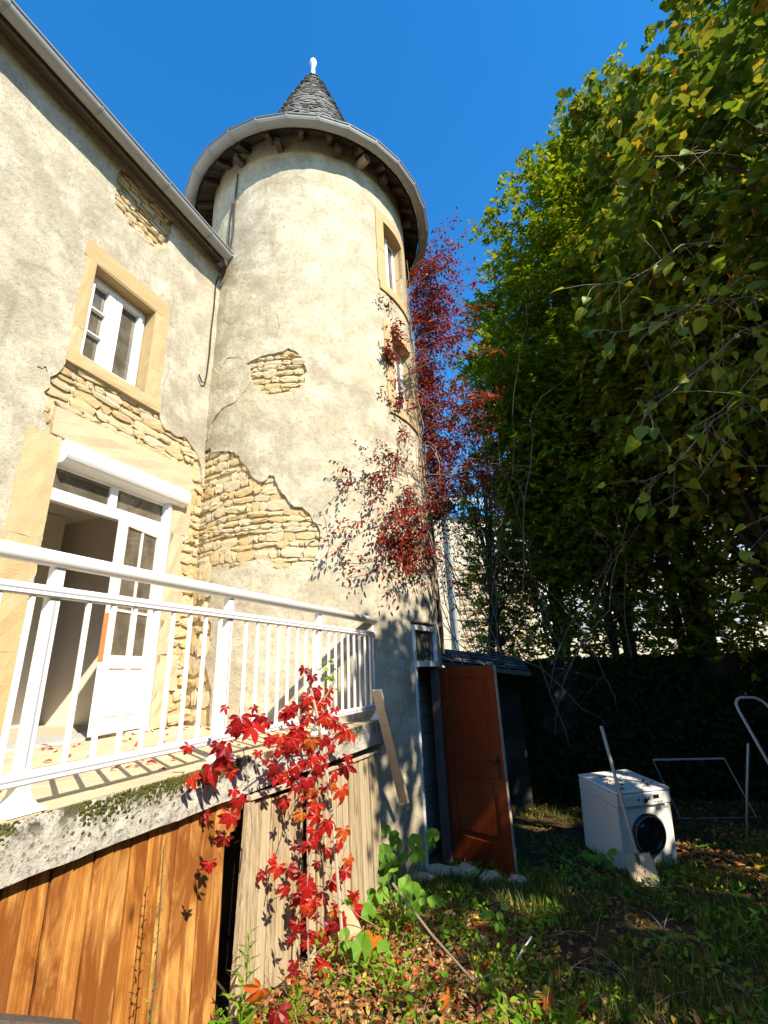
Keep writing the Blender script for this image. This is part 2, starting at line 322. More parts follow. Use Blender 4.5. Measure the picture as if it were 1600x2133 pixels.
def inpoly(x, y, P):
    c = False; n = len(P); j = n-1
    for i in range(n):
        xi, yi = P[i]; xj, yj = P[j]
        if (yi > y) != (yj > y) and x < (xj-xi)*(y-yi)/(yj-yi)+xi: c = not c
        j = i
    return c
def subdiv(P, step, amp):
    o = []
    for i in range(len(P)):
        a = P[i]; b = P[(i+1) % len(P)]; L = math.dist(a, b); k = max(1, int(L/step))
        for t in range(k):
            q = t/k; x = a[0]+(b[0]-a[0])*q; y = a[1]+(b[1]-a[1])*q
            if amp and t: x += random.uniform(-amp, amp); y += random.uniform(-amp, amp)
            o.append((x, y))
    return o
def sheet(name, outer, holes, spacing, mapf, thick, mat, parent, relief=.006, extra=None, fine=None, freq=2.5):
    """A coat of render with real holes and broken edges, given its own thickness."""
    pts = []; edges = []
    for loop in [outer]+holes:
        b = len(pts); pts += loop; edges += [(b+i, b+(i+1) % len(loop)) for i in range(len(loop))]
    xs = [p[0] for p in outer]; ys = [p[1] for p in outer]
    hb = [(min(p[0] for p in h)-.02, max(p[0] for p in h)+.02, min(p[1] for p in h)-.02, max(p[1] for p in h)+.02, h) for h in holes]
    x = min(xs)+spacing/2; row = 0
    while x < max(xs):
        y = min(ys)+spacing/2
        while y < max(ys):
            px = x+random.uniform(-.25, .25)*spacing; py = y+random.uniform(-.25, .25)*spacing
            if inpoly(px, py, outer) and not any(a < px < b and c < py < d and inpoly(px, py, h) for a, b, c, d, h in hb): pts.append((px, py))
            y += spacing
        x += spacing
    V, E, F, _, _, _ = geometry.delaunay_2d_cdt([Vector(p) for p in pts], edges, [], 0, 1e-5)
    fs = []
    for f in F:
        cx = sum(V[i][0] for i in f)/len(f); cy = sum(V[i][1] for i in f)/len(f)
        if inpoly(cx, cy, outer) and not any(a < cx < b and c < cy < d and inpoly(cx, cy, h) for a, b, c, d, h in hb): fs.append(tuple(f))
    m = M(); cnt = {}
    for f in fs:
        for i in range(len(f)): e = tuple(sorted((f[i], f[(i+1) % len(f)]))); cnt[e] = cnt.get(e, 0)+1
    bv = sorted({i for e, c in cnt.items() if c == 1 for i in e})
    m.v = [mapf(p[0], p[1], relief*(noise.noise(Vector((p[0]*freq, p[1]*freq, 3.3)))+.6*noise.noise(Vector((p[0]*9, p[1]*9, 1.3))))) for p in V]; m.f = list(fs)
    idx = {i: len(m.v)+k for k, i in enumerate(bv)}
    m.v += [mapf(V[i][0], V[i][1], -thick) for i in bv]
    for f in fs:
        for i in range(len(f)):
            a, b = f[i], f[(i+1) % len(f)]
            if cnt[tuple(sorted((a, b)))] == 1: m.f.append((b, a, idx[a], idx[b]))
    return m.obj(name, mat, parent, smooth=False)

# irregular stones
def stone_mesh(seed, nx=4, ny=3):
    rd = random.Random(seed); g = {}
    m = M(); vs = []
    for j in range(ny+1):
        for i in range(nx+1):
            x = i/nx-.5; y = j/ny-.5; e = (i in (0, nx)) or (j in (0, ny)); c_ = (i in (0, nx)) and (j in (0, ny))
            z = .78+rd.uniform(-.2, .12) if e else 1.0+rd.uniform(-.3, .2)
            if c_: x *= rd.uniform(.78, .98); y *= rd.uniform(.7, .95); z = .4
            x += rd.uniform(-.06, .06); y += rd.uniform(-.11, .11); vs.append(Vector((x, -z, y)))
    fs = [(j*(nx+1)+i, j*(nx+1)+i+1, (j+1)*(nx+1)+i+1, (j+1)*(nx+1)+i) for j in range(ny) for i in range(nx)]
    b = len(vs); ring = [i for i in range(nx+1)]+[(j*(nx+1)+nx) for j in range(1, ny+1)]+[ny*(nx+1)+i for i in range(nx-1, -1, -1)]+[j*(nx+1) for j in range(ny-1, 0, -1)]
    vs += [Vector((vs[i].x*.95, .6, vs[i].z*.95)) for i in ring]
    for k in range(len(ring)): a, c2 = ring[k], ring[(k+1) % len(ring)]; fs.append((c2, a, b+k, b+(k+1) % len(ring)))
    me = bpy.data.meshes.new('stone'); me.from_pydata(vs, [], fs); bm = bmesh.new(); bm.from_mesh(me); bmesh.ops.recalc_face_normals(bm, faces=bm.faces); bm.to_mesh(me); bm.free()
    return me
STONES = [stone_mesh(i) for i in range(16)]
for me in STONES: me.materials.append(MATS['stone'])
def coursed(poly, xr, zr, hmin, hmax, wmin, wmax, place, meshes, parent, gap=.012, depth=(.018, .038), jit=4):
    z = zr[0]; cnt = 0
    while z < zr[1]:
        h = random.uniform(hmin, hmax); x = xr[0]+random.uniform(-wmax, 0)
        while x < xr[1]:
            wd = random.uniform(wmin, wmax)*(1.0 if random.random() < .8 else .5)
            hh = h*random.uniform(.7, 1.25); cx, cz = x+wd/2, z+h/2+random.uniform(-.12, .12)*h
            x += wd
            ok = sum(inpoly(cx+a*wd*.5, cz+b*hh*.5, poly) for a, b in ((0, 0), (.8, 0), (-.8, 0), (0, .8), (0, -.8)))
            if ok >= 2:
                p, rz = place(cx, cz)
                o = inst(random.choice(meshes), parent, p, (0, math.radians(random.uniform(-jit, jit)), rz), ((wd-gap)*random.choice((1, 1, -1)), random.uniform(*depth), (hh-gap)), 'stone'); cnt += 1
        z += h
    return cnt

# ------------------------------------------------------------------ ground
def axis(a, b, st, far):
    v = list(np.arange(a, b, st)); lo = a; hi = b; d = st
    while lo > -far: d *= 1.5; lo -= d; v.insert(0, lo)
    d = st
    while hi < far: d *= 1.5; v.append(hi); hi += d
    return v
gxs = axis(-4, 8, .12, 300); gys = axis(-1, 11, .12, 300); m = M()
for y in gys:
    for x in gxs:
        near = -4.2 < x < 8.2 and -1.2 < y < 11.2
        n = .025*noise.noise(Vector((x*1.1, y*1.1, 0)))+.012*noise.noise(Vector((x*5, y*5, 2)))
        m.v.append(Vector((x, y, gz(x, y)+(n if near else 0))))
nx = len(gxs)
m.f = [(j*nx+i, j*nx+i+1, (j+1)*nx+i+1, (j+1)*nx+i) for j in range(len(gys)-1) for i in range(nx-1)]
m.obj('ground', 'soil', kind='structure', smooth=True)

# ------------------------------------------------------------------ house
house = thing('stone_house', 'long beige rendered house with open glazed door, left of the round tower', 'house', W(2.5, HW-2, 0))
WIN = [(2.545, 5.235), (3.335, 5.235), (3.335, 6.40), (2.545, 6.40)]
hole_low = [(2.44, 5.10), (2.41, 4.95), (2.33, 4.83), (2.35, 4.74), (2.31, 4.66), (2.36, 4.60), (2.34, 4.45), (2.41, 4.30), (2.54, 4.26), (2.54, 1.62), (4.9, 1.62), (4.9, 2.9), (4.42, 3.3), (4.40, 4.0), (4.36, 4.45), (4.32, 4.66), (4.25, 4.80), (4.14, 4.90), (3.98, 4.98), (3.86, 4.93), (3.76, 4.95), (3.68, 4.94), (3.60, 5.03), (3.565, 5.10)]
hole_high = [(2.60, 7.95), (2.585, 7.70), (2.60, 7.45), (2.63, 7.30), (2.74, 7.33), (2.82, 7.25), (2.97, 7.30), (3.10, 7.24), (3.22, 7.30), (3.30, 7.36), (3.36, 7.46), (3.38, 7.60), (3.40, 7.95)]
def hm(n0): return lambda s, z, d: W(s, n0+d, z)
outer = [(-3.0, 1.0), (5.3, 1.0), (5.3, 8.02), (-3.0, 8.02)]
def crack(pts, wd, k=1):
    up_ = []; dn = []
    fine_ = []
    for i in range(len(pts)-1):
        for t in range(6):
            q = t/6; fine_.append((pts[i][0]+(pts[i+1][0]-pts[i][0])*q+random.gauss(0, .006)/k, pts[i][1]+(pts[i+1][1]-pts[i][1])*q+random.gauss(0, .008)))
    fine_.append(pts[-1]); n = len(fine_)
    vert = abs(pts[-1][1]-pts[0][1]) > abs(pts[-1][0]-pts[0][0])*k
    for i, (x, y) in enumerate(fine_):
        h = wd*(.35+.65*math.sin(math.pi*(i+.5)/n))*random.uniform(.5, 1.3)
        if vert: up_.append((x+h/k, y)); dn.append((x-h/k, y))
        else: up_.append((x, y+h)); dn.append((x, y-h))
    return up_+dn[::-1]
HCR = [crack(c_, w_) for c_, w_ in (([(3.60, 5.15), (3.58, 5.5), (3.63, 5.75), (3.57, 5.95)], .0035), ([(3.60, 6.25), (3.75, 6.1), (3.83, 5.9), (3.80, 5.7)], .003), ([(2.20, 4.86), (2.28, 4.90), (2.30, 4.86)], .012), ([(1.7, 3.7), (1.9, 3.66), (2.05, 3.72)], .003), ([(1.2, 5.6), (1.35, 5.9), (1.3, 6.3)], .0025))]
lowj = subdiv(hole_low, .05, .012)
sheet('render_coat', subdiv(outer, .3, 0), [lowj, subdiv(hole_high, .05, .012), subdiv(WIN, .2, 0)]+HCR, .13, hm(HW), .045, 'render', house, .012)
b = .30
wall = M()   # masonry behind the render, with openings
for (s0, s1, z0, z1) in ((-3, 2.545, 0, 8.05), (2.545, 3.335, 4.30, 5.235), (2.545, 3.335, 6.40, 8.05), (3.335, 3.93, 4.30, 8.05), (3.93, 5.6, 0, 8.05), (2.545, 3.93, 0, 1.615)):
    wall.wbox(s0, s1, HW-.5, HW-.04, z0, z1)
wall.obj('wall', 'mortar', house)
coursed([(2.28, 4.2), (2.28, 5.1), (4.3, 5.1), (4.3, 4.55), (2.4, 4.55), (2.4, 4.2)], (2.2, 4.4), (4.3, 5.12), .055, .12, .10, .36, lambda s, z: (W(s, HW-.032, z), WALLROT), STONES, house, depth=(.012, .03), jit=3)
coursed([(4.12, 4.55), (4.5, 4.55), (4.5, 1.6), (4.12, 1.6)], (4.1, 4.5), (1.64, 4.6), .07, .15, .13, .30, lambda s, z: (W(s, HW-.035, z), WALLROT), STONES, house, depth=(.02, .045))
coursed(hole_high, (2.5, 3.45), (7.22, 7.95), .055, .085, .12, .27, lambda s, z: (W(s, HW-.035, z), WALLROT), STONES, house)
# the triangular back slope of loose mortar pieces is the wall itself; dressed stones:
def block(name, s0, s1, z0, z1, n0=-.06, n1=.012, mat='dressed', par=house, bev=.006, rough=.006):
    k = M(); m_ = 6 if (s1-s0) > .5 else 3; q = 6 if (z1-z0) > .5 else 3
    vs = []; fs = []
    for j in range(q+1):
        for i in range(m_+1):
            e = i in (0, m_) or j in (0, q); s_ = s0+(s1-s0)*i/m_; z_ = z0+(z1-z0)*j/q
            if e: s_ += random.uniform(-1, 1)*rough*.7; z_ += random.uniform(-1, 1)*rough*.7
            vs.append(W(s_, HW+n1+(random.uniform(-1, .5)*rough if not e else -rough), z_))
    fs = [(j*(m_+1)+i, j*(m_+1)+i+1, (j+1)*(m_+1)+i+1, (j+1)*(m_+1)+i) for j in range(q) for i in range(m_)]
    ring = [i for i in range(m_+1)]+[j*(m_+1)+m_ for j in range(1, q+1)]+[q*(m_+1)+i for i in range(m_-1, -1, -1)]+[j*(m_+1) for j in range(q-1, 0, -1)]
    bb = len(vs); vs += [vs[i]-WN*(n1-n0) for i in ring]
    for a in range(len(ring)): fs.append((ring[(a+1) % len(ring)], ring[a], bb+a, bb+(a+1) % len(ring)))
    k.add(vs, fs); return k.obj(name, mat, par, smooth=False)
# window surround
block('lintel_stone', 2.40, 3.52, 6.405, 6.625)
block('sill_stone', 2.43, 3.56, 5.09, 5.23, n1=.03)
for z0, z1 in ((5.235, 5.52), (5.525, 6.40)): block('jamb_stone', 2.425, 2.543, z0, z1)
for z0, z1 in ((5.235, 5.62), (5.625, 6.12), (6.125, 6.40)): block('jamb_stone', 3.337, 3.535, z0, z1)
rv = M()
rv.wbox(2.50, 2.546, HW-.30, HW-.0, 5.23, 6.41); rv.wbox(3.334, 3.38, HW-.30, HW-.0, 5.23, 6.41); rv.wbox(2.50, 3.38, HW-.30, HW-.0, 6.39, 6.44); rv.wbox(2.50, 3.38, HW-.30, HW-.0, 5.19, 5.235)
rv.obj('window_reveal', 'dressed', house)
# window: two casements, left one with three panes
wf = M(); n0, n1 = HW-.22, HW-.15
S0, S1, Z0, Z1 = 2.56, 3.32, 5.25, 6.385
for a in ((S0, S0+.045, Z0, Z1), (S1-.045, S1, Z0, Z1), (S0, S1, Z1-.05, Z1), (S0, S1, Z0, Z0+.05)): wf.wbox(a[0], a[1], n0, n1, a[2], a[3])
win = wf.obj('window', 'pvc', house, bevel=.004)
ms = (S0+S1)/2-.03
for a, bb, tag_ in ((S0+.05, ms-.003, 3), (ms+.003, S1-.05, 1)):
    c = M(); zz0, zz1 = Z0+.055, Z1-.055; t = .045; tr = .085 if tag_ == 3 else .045; tl = .045 if tag_ == 3 else .085
    c.wbox(a, a+tl, n0+.01, n1+.025, zz0, zz1); c.wbox(bb-tr, bb, n0+.01, n1+.025, zz0, zz1); c.wbox(a+tl, bb-tr, n0+.01, n1+.02, zz1-t, zz1); c.wbox(a+tl, bb-tr, n0+.01, n1+.02, zz0, zz0+t)
    if tag_ == 3:
        for q in (1, 2): zq = zz0+t+(zz1-zz0-2*t)*q/3; c.wbox(a+tl, bb-tr, n0+.015, n1+.015, zq-.011, zq+.011)
    c.obj('casement', 'pvc', win, bevel=.004)
    for q in range(tag_):
        za = zz0+t+(zz1-zz0-2*t)*q/tag_; zb = zz0+t+(zz1-zz0-2*t)*(q+1)/tag_
        M().wbox(a+tl, bb-tr, n0+.03, n0+.036, za+.005, zb-.005).obj('pane', 'reflglass', win)
# french door surround
for i, (z0, z1) in enumerate(((1.635, 2.35), (2.36, 3.30), (3.31, 4.28))): block('jamb_stone', 2.19+(.02, -.02, .05)[i], 2.538, z0, z1, mat='dressed', n1=.015, rough=.01)
block('lintel_stone', 2.44, 4.16, 4.295, 4.585, mat='lintel', n1=.02, rough=.014)
for i, (z0, z1) in enumerate(((1.635, 1.98), (1.985, 2.36), (2.365, 2.72), (2.725, 3.22), (3.225, 3.72), (3.725, 4.285))): block('jamb_stone', 3.925, 4.15+(.0, .08, -.02, .05, -.03, .04)[i], z0, z1, mat='lintel', n1=.012, rough=.012)
rv = M(); rv.wbox(2.50, 2.546, HW-.48, HW-.0, 1.62, 4.295); rv.wbox(3.922, 3.97, HW-.48, HW-.0, 1.62, 4.295); rv.wbox(2.5, 3.97, HW-.48, HW-.03, 4.285, 4.33)
rv.obj('door_reveal', 'lintel', house)
# door frame
fn0, fn1 = HW-.12, HW-.05
f = M()
f.wbox(2.548, 2.578, fn0, fn1, 1.64, 4.06); f.wbox(3.85, 3.92, fn0, fn1+.03, 1.64, 4.28); f.wbox(2.578, 3.85, fn0, fn1, 3.70, 3.79); f.wbox(2.578, 3.85, fn0, fn1-.01, 4.03, 4.06); f.wbox(3.16, 3.24, fn0, fn1, 3.79, 4.03); f.wbox(2.578, 3.85, fn0, fn1-.02, 3.795, 3.825); f.wbox(3.235, 3.27, fn0-.02, fn1-.02, 1.7, 3.7) if False else None
dfm = f.obj('door_frame', 'pvc', house, bevel=.004)
for a, c in ((2.582, 3.157), (3.243, 3.846)): M().wbox(a, c, fn0+.03, fn0+.036, 3.828, 4.027).obj('transom_pane', 'reflglass', dfm)
# folding shutter box: half-rounded
prof = []
for t in range(0, 13): an = math.radians(-90+180*t/12); prof.append((.085*math.cos(an), .11*math.sin(an)))
sbx = M(); k = len(prof)
for s_ in (2.57, 4.06): sbx.v += [W(s_, HW+.03, 4.165-.11)]+[W(s_, HW+.03+p[0], 4.165+p[1]) for p in prof]+[W(s_, HW-.10, 4.165+.11), W(s_, HW-.10, 4.165-.11)]
q = len(sbx.v)//2; sbx.f = [(i, (i+1) % q, q+(i+1) % q, q+i) for i in range(q)]+[tuple(range(q)), tuple(range(2*q-1, q-1, -1))]
sb = sbx.obj('shutter_box', 'pvc', house, smooth=False)
ec = M(); 
for s_ in (2.558, 2.568): ec.v += [W(s_, HW+.03+p[0]*1.04, 4.165+p[1]*1.03) for p in prof]+[W(s_, HW-.05, 4.165+.113), W(s_, HW-.05, 4.165-.113)]
q = len(ec.v)//2; ec.f = [(i, (i+1) % q, q+(i+1) % q, q+i) for i in range(q)]+[tuple(range(q)), tuple(range(2*q-1, q-1, -1))]
ec.obj('end_cap', 'pvc', sb)
M().wbox(3.862, 3.905, fn1+.03, fn1+.06, 1.64, 4.05).obj('shutter_rail', 'pvc', house, bevel=.004)
# glazed leaf, standing half open outwards, hinged at the right
L = .70; hinge = W(3.84, HW-.045, 0); la = WALLROT+math.pi+math.radians(13)
ld = Vector((math.cos(la), math.sin(la), 0)); ln = Vector((-ld.y, ld.x, 0)); ln = ln if ln.dot(WN) > 0 else -ln
def LP(u, v, z): return hinge+ld*u+ln*v+Vector((0, 0, z))
def lbox(m_, u0, u1, v0, v1, z0, z1): m_.hexa([LP(u0, v0, z0), LP(u1, v0, z0), LP(u1, v1, z0), LP(u0, v1, z0), LP(u0, v0, z1), LP(u1, v0, z1), LP(u1, v1, z1), LP(u0, v1, z1)])
lf = M(); st = .11
lbox(lf, .0, st, 0, .04, 1.655, 3.69); lbox(lf, L-st, L, 0, .04, 1.655, 3.69); lbox(lf, st, L-st, 0, .04, 3.60, 3.69); lbox(lf, st, L-st, 0, .04, 2.22, 2.34); lbox(lf, st, L-st, 0, .04, 1.655, 1.76)
lbox(lf, st, L-st, .012, .028, 1.76, 2.22); lbox(lf, st+.04, L-st-.04, .020, .036, 1.80, 2.18)
leaf = lf.obj('door_leaf', 'cream', house, bevel=.004)
gb = M(); lbox(gb, L/2-.013, L/2+.013, .006, .034, 2.34, 3.60)
gb.obj('glazing_bar', 'cream', leaf)
for zz in (2.76, 3.18)[:1]: g2 = M(); lbox(g2, st, L-st, .008, .032, zz-.012, zz+.012); g2.obj('glazing_bar', 'cream', leaf)
for ua, ub in ((st, L/2-.014), (L/2+.014, L-st)):
    for za, zb in ((2.342, 2.747), (2.773, 3.598)): g3 = M(); lbox(g3, ua+.002, ub-.002, .018, .023, za, zb); g3.obj('pane', 'reflglass', leaf)
pp = M(); lbox(pp, L-.035, L+.0015, -.001, .0415, 2.28, 2.72); pp.obj('bare_wood_patch', m_wood('bare_pine', [(.3, (.45, .17, .05)), (.7, (.58, .26, .09))], .8, .6, False, .1), leaf, label='strip of bare orange wood where the white paint has gone')
# threshold
M().wbox(2.50, 3.95, HW-.45, HW+.03, 1.60, 1.645).obj('threshold', 'grey_metal', house)
# interior room
rm = M(); rm.wbox(1.2, 4.25, HW-2.9, HW-.5, 4.25, 4.30); rm.wbox(4.22, 4.27, HW-2.9, HW-.5, 1.6, 4.3)
rm.obj('room_ceiling', 'plaster', house)
rm = M(); rm.wbox(1.15, 4.25, HW-2.95, HW-2.9, 1.6, 4.3); rm.wbox(1.15, 1.2, HW-2.9, HW-.5, 1.6, 4.3); rm.obj('room_wall', 'plaster_grey', house)
M().wbox(1.2, 4.25, HW-2.9, HW-.46, 1.58, 1.635).obj('room_floor', 'pale_wood', house)
M().wbox(3.5, 4.0, HW-2.5, HW-2.0, 1.64, 4.24).obj('chimney_breast', 'plaster', house)
M().wbox(1.25, 4.2, HW-2.89, HW-2.86, 1.64, 2.5).obj('wainscot', 'cream', house)
up = M(); up.wbox(2.2, 3.7, HW-2.5, HW-.5, 4.9, 4.95); up.wbox(2.2, 2.25, HW-2.5, HW-.5, 4.9, 6.9); up.wbox(3.65, 3.7, HW-2.5, HW-.5, 4.9, 6.9); up.wbox(2.2, 3.7, HW-2.55, HW-2.5, 4.9, 6.9); up.wbox(2.2, 3.7, HW-2.5, HW-.5, 6.9, 6.95)
up.obj('upper_room', 'plaster_grey', house)
# eaves, gutter, roof
M().wbox(-3, 4.25, HW-.04, HW+.20, 8.03, 8.055).obj('soffit_board', 'dark_wood', house)
M().wbox(-3, 4.25, HW+.165, HW+.19, 7.90, 8.06).obj('fascia_board', 'dark_wood', house)
gut = M(); gc = (HW+.275, 7.98)
for t in range(13): an = math.radians(180+180*t/12); gut.v += [W(-3, gc[0]+.078*math.cos(an), gc[1]+.078*math.sin(an)), W(4.17, gc[0]+.078*math.cos(an), gc[1]+.078*math.sin(an))]
for t in range(12): gut.f.append((2*t, 2*t+1, 2*t+3, 2*t+2))
gut.f.append(tuple(2*t+1 for t in range(13)))
gt = gut.obj('gutter', 'zinc', house, smooth=False)
M().tube([W(-3, gc[0]+.082, gc[1]+.004), W(4.175, gc[0]+.082, gc[1]+.004)], .012, 6).obj('gutter_bead', 'zinc', gt)
for s_ in (.2, 1.15, 2.08, 3.0, 3.75):
    j = M(); 
    for t in range(13): an = math.radians(180+180*t/12); j.v += [W(s_-.012, gc[0]+.083*math.cos(an), gc[1]+.083*math.sin(an)), W(s_+.012, gc[0]+.083*math.cos(an), gc[1]+.083*math.sin(an))]
    for t in range(12): j.f.append((2*t, 2*t+1, 2*t+3, 2*t+2))
    j.obj('gutter_joint', 'zinc_dark', gt)
r = M(); r.hexa([W(-3, HW+.27, 8.07), W(4.4, HW+.27, 8.07), W(4.4, HW-4.5, 11.6), W(-3, HW-4.5, 11.6), W(-3, HW+.27, 8.11), W(4.4, HW+.27, 8.11), W(4.4, HW-4.5, 11.64), W(-3, HW-4.5, 11.64)])
r.obj('roof', 'slate', house)
M().wbox(-3.05, -3.0, HW-6, HW-.04, 0, 8).obj('gable_wall', 'render', house)

# ------------------------------------------------------------------ tower
tower = thing('round_tower', 'round stair tower with peeling beige render, slate cone roof and curved gutter', 'tower', (-1.15, 7.0, 0))
A2 = 1.82*math.pi/180
def tm(u, z, d): return T(u/A2, z, d)
def tp(P): return [(a*A2, z) for a, z in P]
patch = [(-19.1, 6.02), (-15, 6.08), (-11.3, 6.12), (-6, 6.12), (-1.9, 6.14), (.2, 6.19), (3.2, 6.14), (6.0, 6.03), (7.6, 5.86), (7.2, 5.68), (4.0, 5.55), (0.3, 5.44), (-3, 5.50), (-7.6, 5.50), (-12.9, 5.60), (-16.3, 5.74)]
big = [(-44, 4.92), (-36.4, 4.96), (-35, 4.86), (-30, 4.84), (-26.4, 4.80), (-22, 4.76), (-19.1, 4.66), (-17, 4.56), (-14.6, 4.46), (-12, 4.34), (-9, 4.30), (-6.6, 4.38), (-4.5, 4.36), (-2.8, 4.2), (0.8, 4.04), (3, 3.96), (6, 3.95), (8.7, 3.87), (11.3, 3.75), (12.3, 3.6), (12.1, 3.5), (10.6, 3.34), (9, 3.2), (5.5, 3.16), (1.1, 3.17), (-9.3, 3.22), (-20, 3.25), (-29.8, 3.2), (-30, 2.83), (-27.6, 2.5), (-30.2, 2.25), (-28, 2.12), (-25.9, 1.97), (-25.7, 1.55), (-44, 1.55)]
DOOR = [(49.6, -.15), (72.8, -.15), (72.8, 2.66), (49.6, 2.66)]
W1 = [(50, 7.80), (70, 7.80), (70, 9.15), (50, 9.15)]
W2 = [(51, 5.65), (71, 5.65), (71, 6.93), (51, 6.93)]
front = [(-62, -.3), (110, -.3), (110, 10.3), (-62, 10.3)]
TCR = [crack(tp(c_), w_) for c_, w_ in (([(-36, 6.30), (-33, 6.12), (-29, 6.24), (-24, 6.20), (-20, 6.12)], .010), ([(14, 3.86), (15.5, 3.5), (14, 3.2)], .004), ([(-32, 9.3), (-33.5, 8.8), (-32.5, 8.2)], .006), ([(-6, 6.3), (-4, 6.55), (-5, 6.8)], .003))]
holes = TCR+[subdiv(tp(patch), .045, .016), subdiv(tp(big), .045, .020), subdiv(tp(DOOR), .3, 0), subdiv(tp(W1), .3, 0), subdiv(tp(W2), .3, 0)]
sheet('render_coat', subdiv(tp(front), .12, 0), holes, .11, tm, .055, 'render_tower', tower, .010)
bk = M(); bk.lathe([(1.83, -.3), (1.80, 10.3)], (-1.19, 7.01, 0), 24, None, (110, 298)); bk.obj('back_wall', 'render_tower', tower)
# masonry drum behind the render, leaving the openings
core = M(); angs = [x for x in range(-62, 112, 3)]
def inopen(a, z): return any(inpoly(a, z, P) for P in (DOOR, W1, W2))
zs = [-.3+.25*i for i in range(43)]
opn = {}
for P, (a0, a1, z0, z1) in ((DOOR, (49.6, 72.8, -.3, 2.66)), (W1, (50, 70, 7.8, 9.15)), (W2, (51, 71, 5.65, 6.93))): opn[id(P)] = (a0, a1, z0, z1)
AA = sorted(set(angs+[49.6, 72.8, 50, 70, 51, 71])); ZZ = sorted(set([round(z, 3) for z in zs]+[2.66, 7.8, 9.15, 5.65, 6.93]))
for i in range(len(AA)-1):
    for j in range(len(ZZ)-1):
        a = (AA[i]+AA[i+1])/2; z = (ZZ[j]+ZZ[j+1])/2
        if any(o[0] < a < o[1] and o[2] < z < o[3] for o in opn.values()): continue
        core.add([T(AA[i], ZZ[j], -.044), T(AA[i+1], ZZ[j], -.044), T(AA[i+1], ZZ[j+1], -.044), T(AA[i], ZZ[j+1], -.044)], [(0, 1, 2, 3)])
core.obj('wall', 'mortar', tower)
def tplace(x, z): a = x/A2; return T(a, z, -.04), math.radians(a)
coursed(tp(patch), (-20*A2, 8*A2), (5.42, 6.15), .06, .11, .10, .26, tplace, STONES, tower)
coursed(tp(big[:23]+[(-9.3, 3.3), (-44, 3.35)]), (-44*A2, 13*A2), (3.15, 4.95), .05, .125, .08, .30, tplace, STONES, tower, depth=(.008, .036), jit=6)
coursed(tp([(-44, 3.3), (-29, 3.3), (-30, 2.83), (-27.6, 2.5), (-30.2, 2.25), (-28, 2.12), (-25.9, 1.97), (-25.7, 1.6), (-44, 1.6)]), (-44*A2, -25*A2), (1.64, 3.3), .13, .26, .16, .34, tplace, STONES, tower)
# second thin coat: rough sandy render below the stones, scratch coat beside the upper patch
sheet('scratch_coat', subdiv(tp([(-46, 3.30), (-30, 3.34), (-18, 3.30), (-9, 3.36), (0, 3.28), (6, 3.25), (11, 3.28), (12, 3.0), (-10, 2.9), (-28, 3.0), (-46, 3.0)]), .06, .012), [], .08, lambda u, z, d: tm(u, z, d-.02), .03, 'scratch', tower, .012)
sheet('scratch_coat', subdiv(tp([(-44, 6.24), (-37.5, 6.20), (-34, 6.06), (-27, 6.16), (-20, 6.05), (-17, 6.0), (-15.6, 5.74), (-18, 5.62), (-23, 5.48), (-30, 5.46), (-36, 5.30), (-38, 5.1), (-44, 5.0)]), .06, .010), [], .07, lambda u, z, d: tm(u, z, d+.012), .03, 'scratch', tower, .012, freq=6)
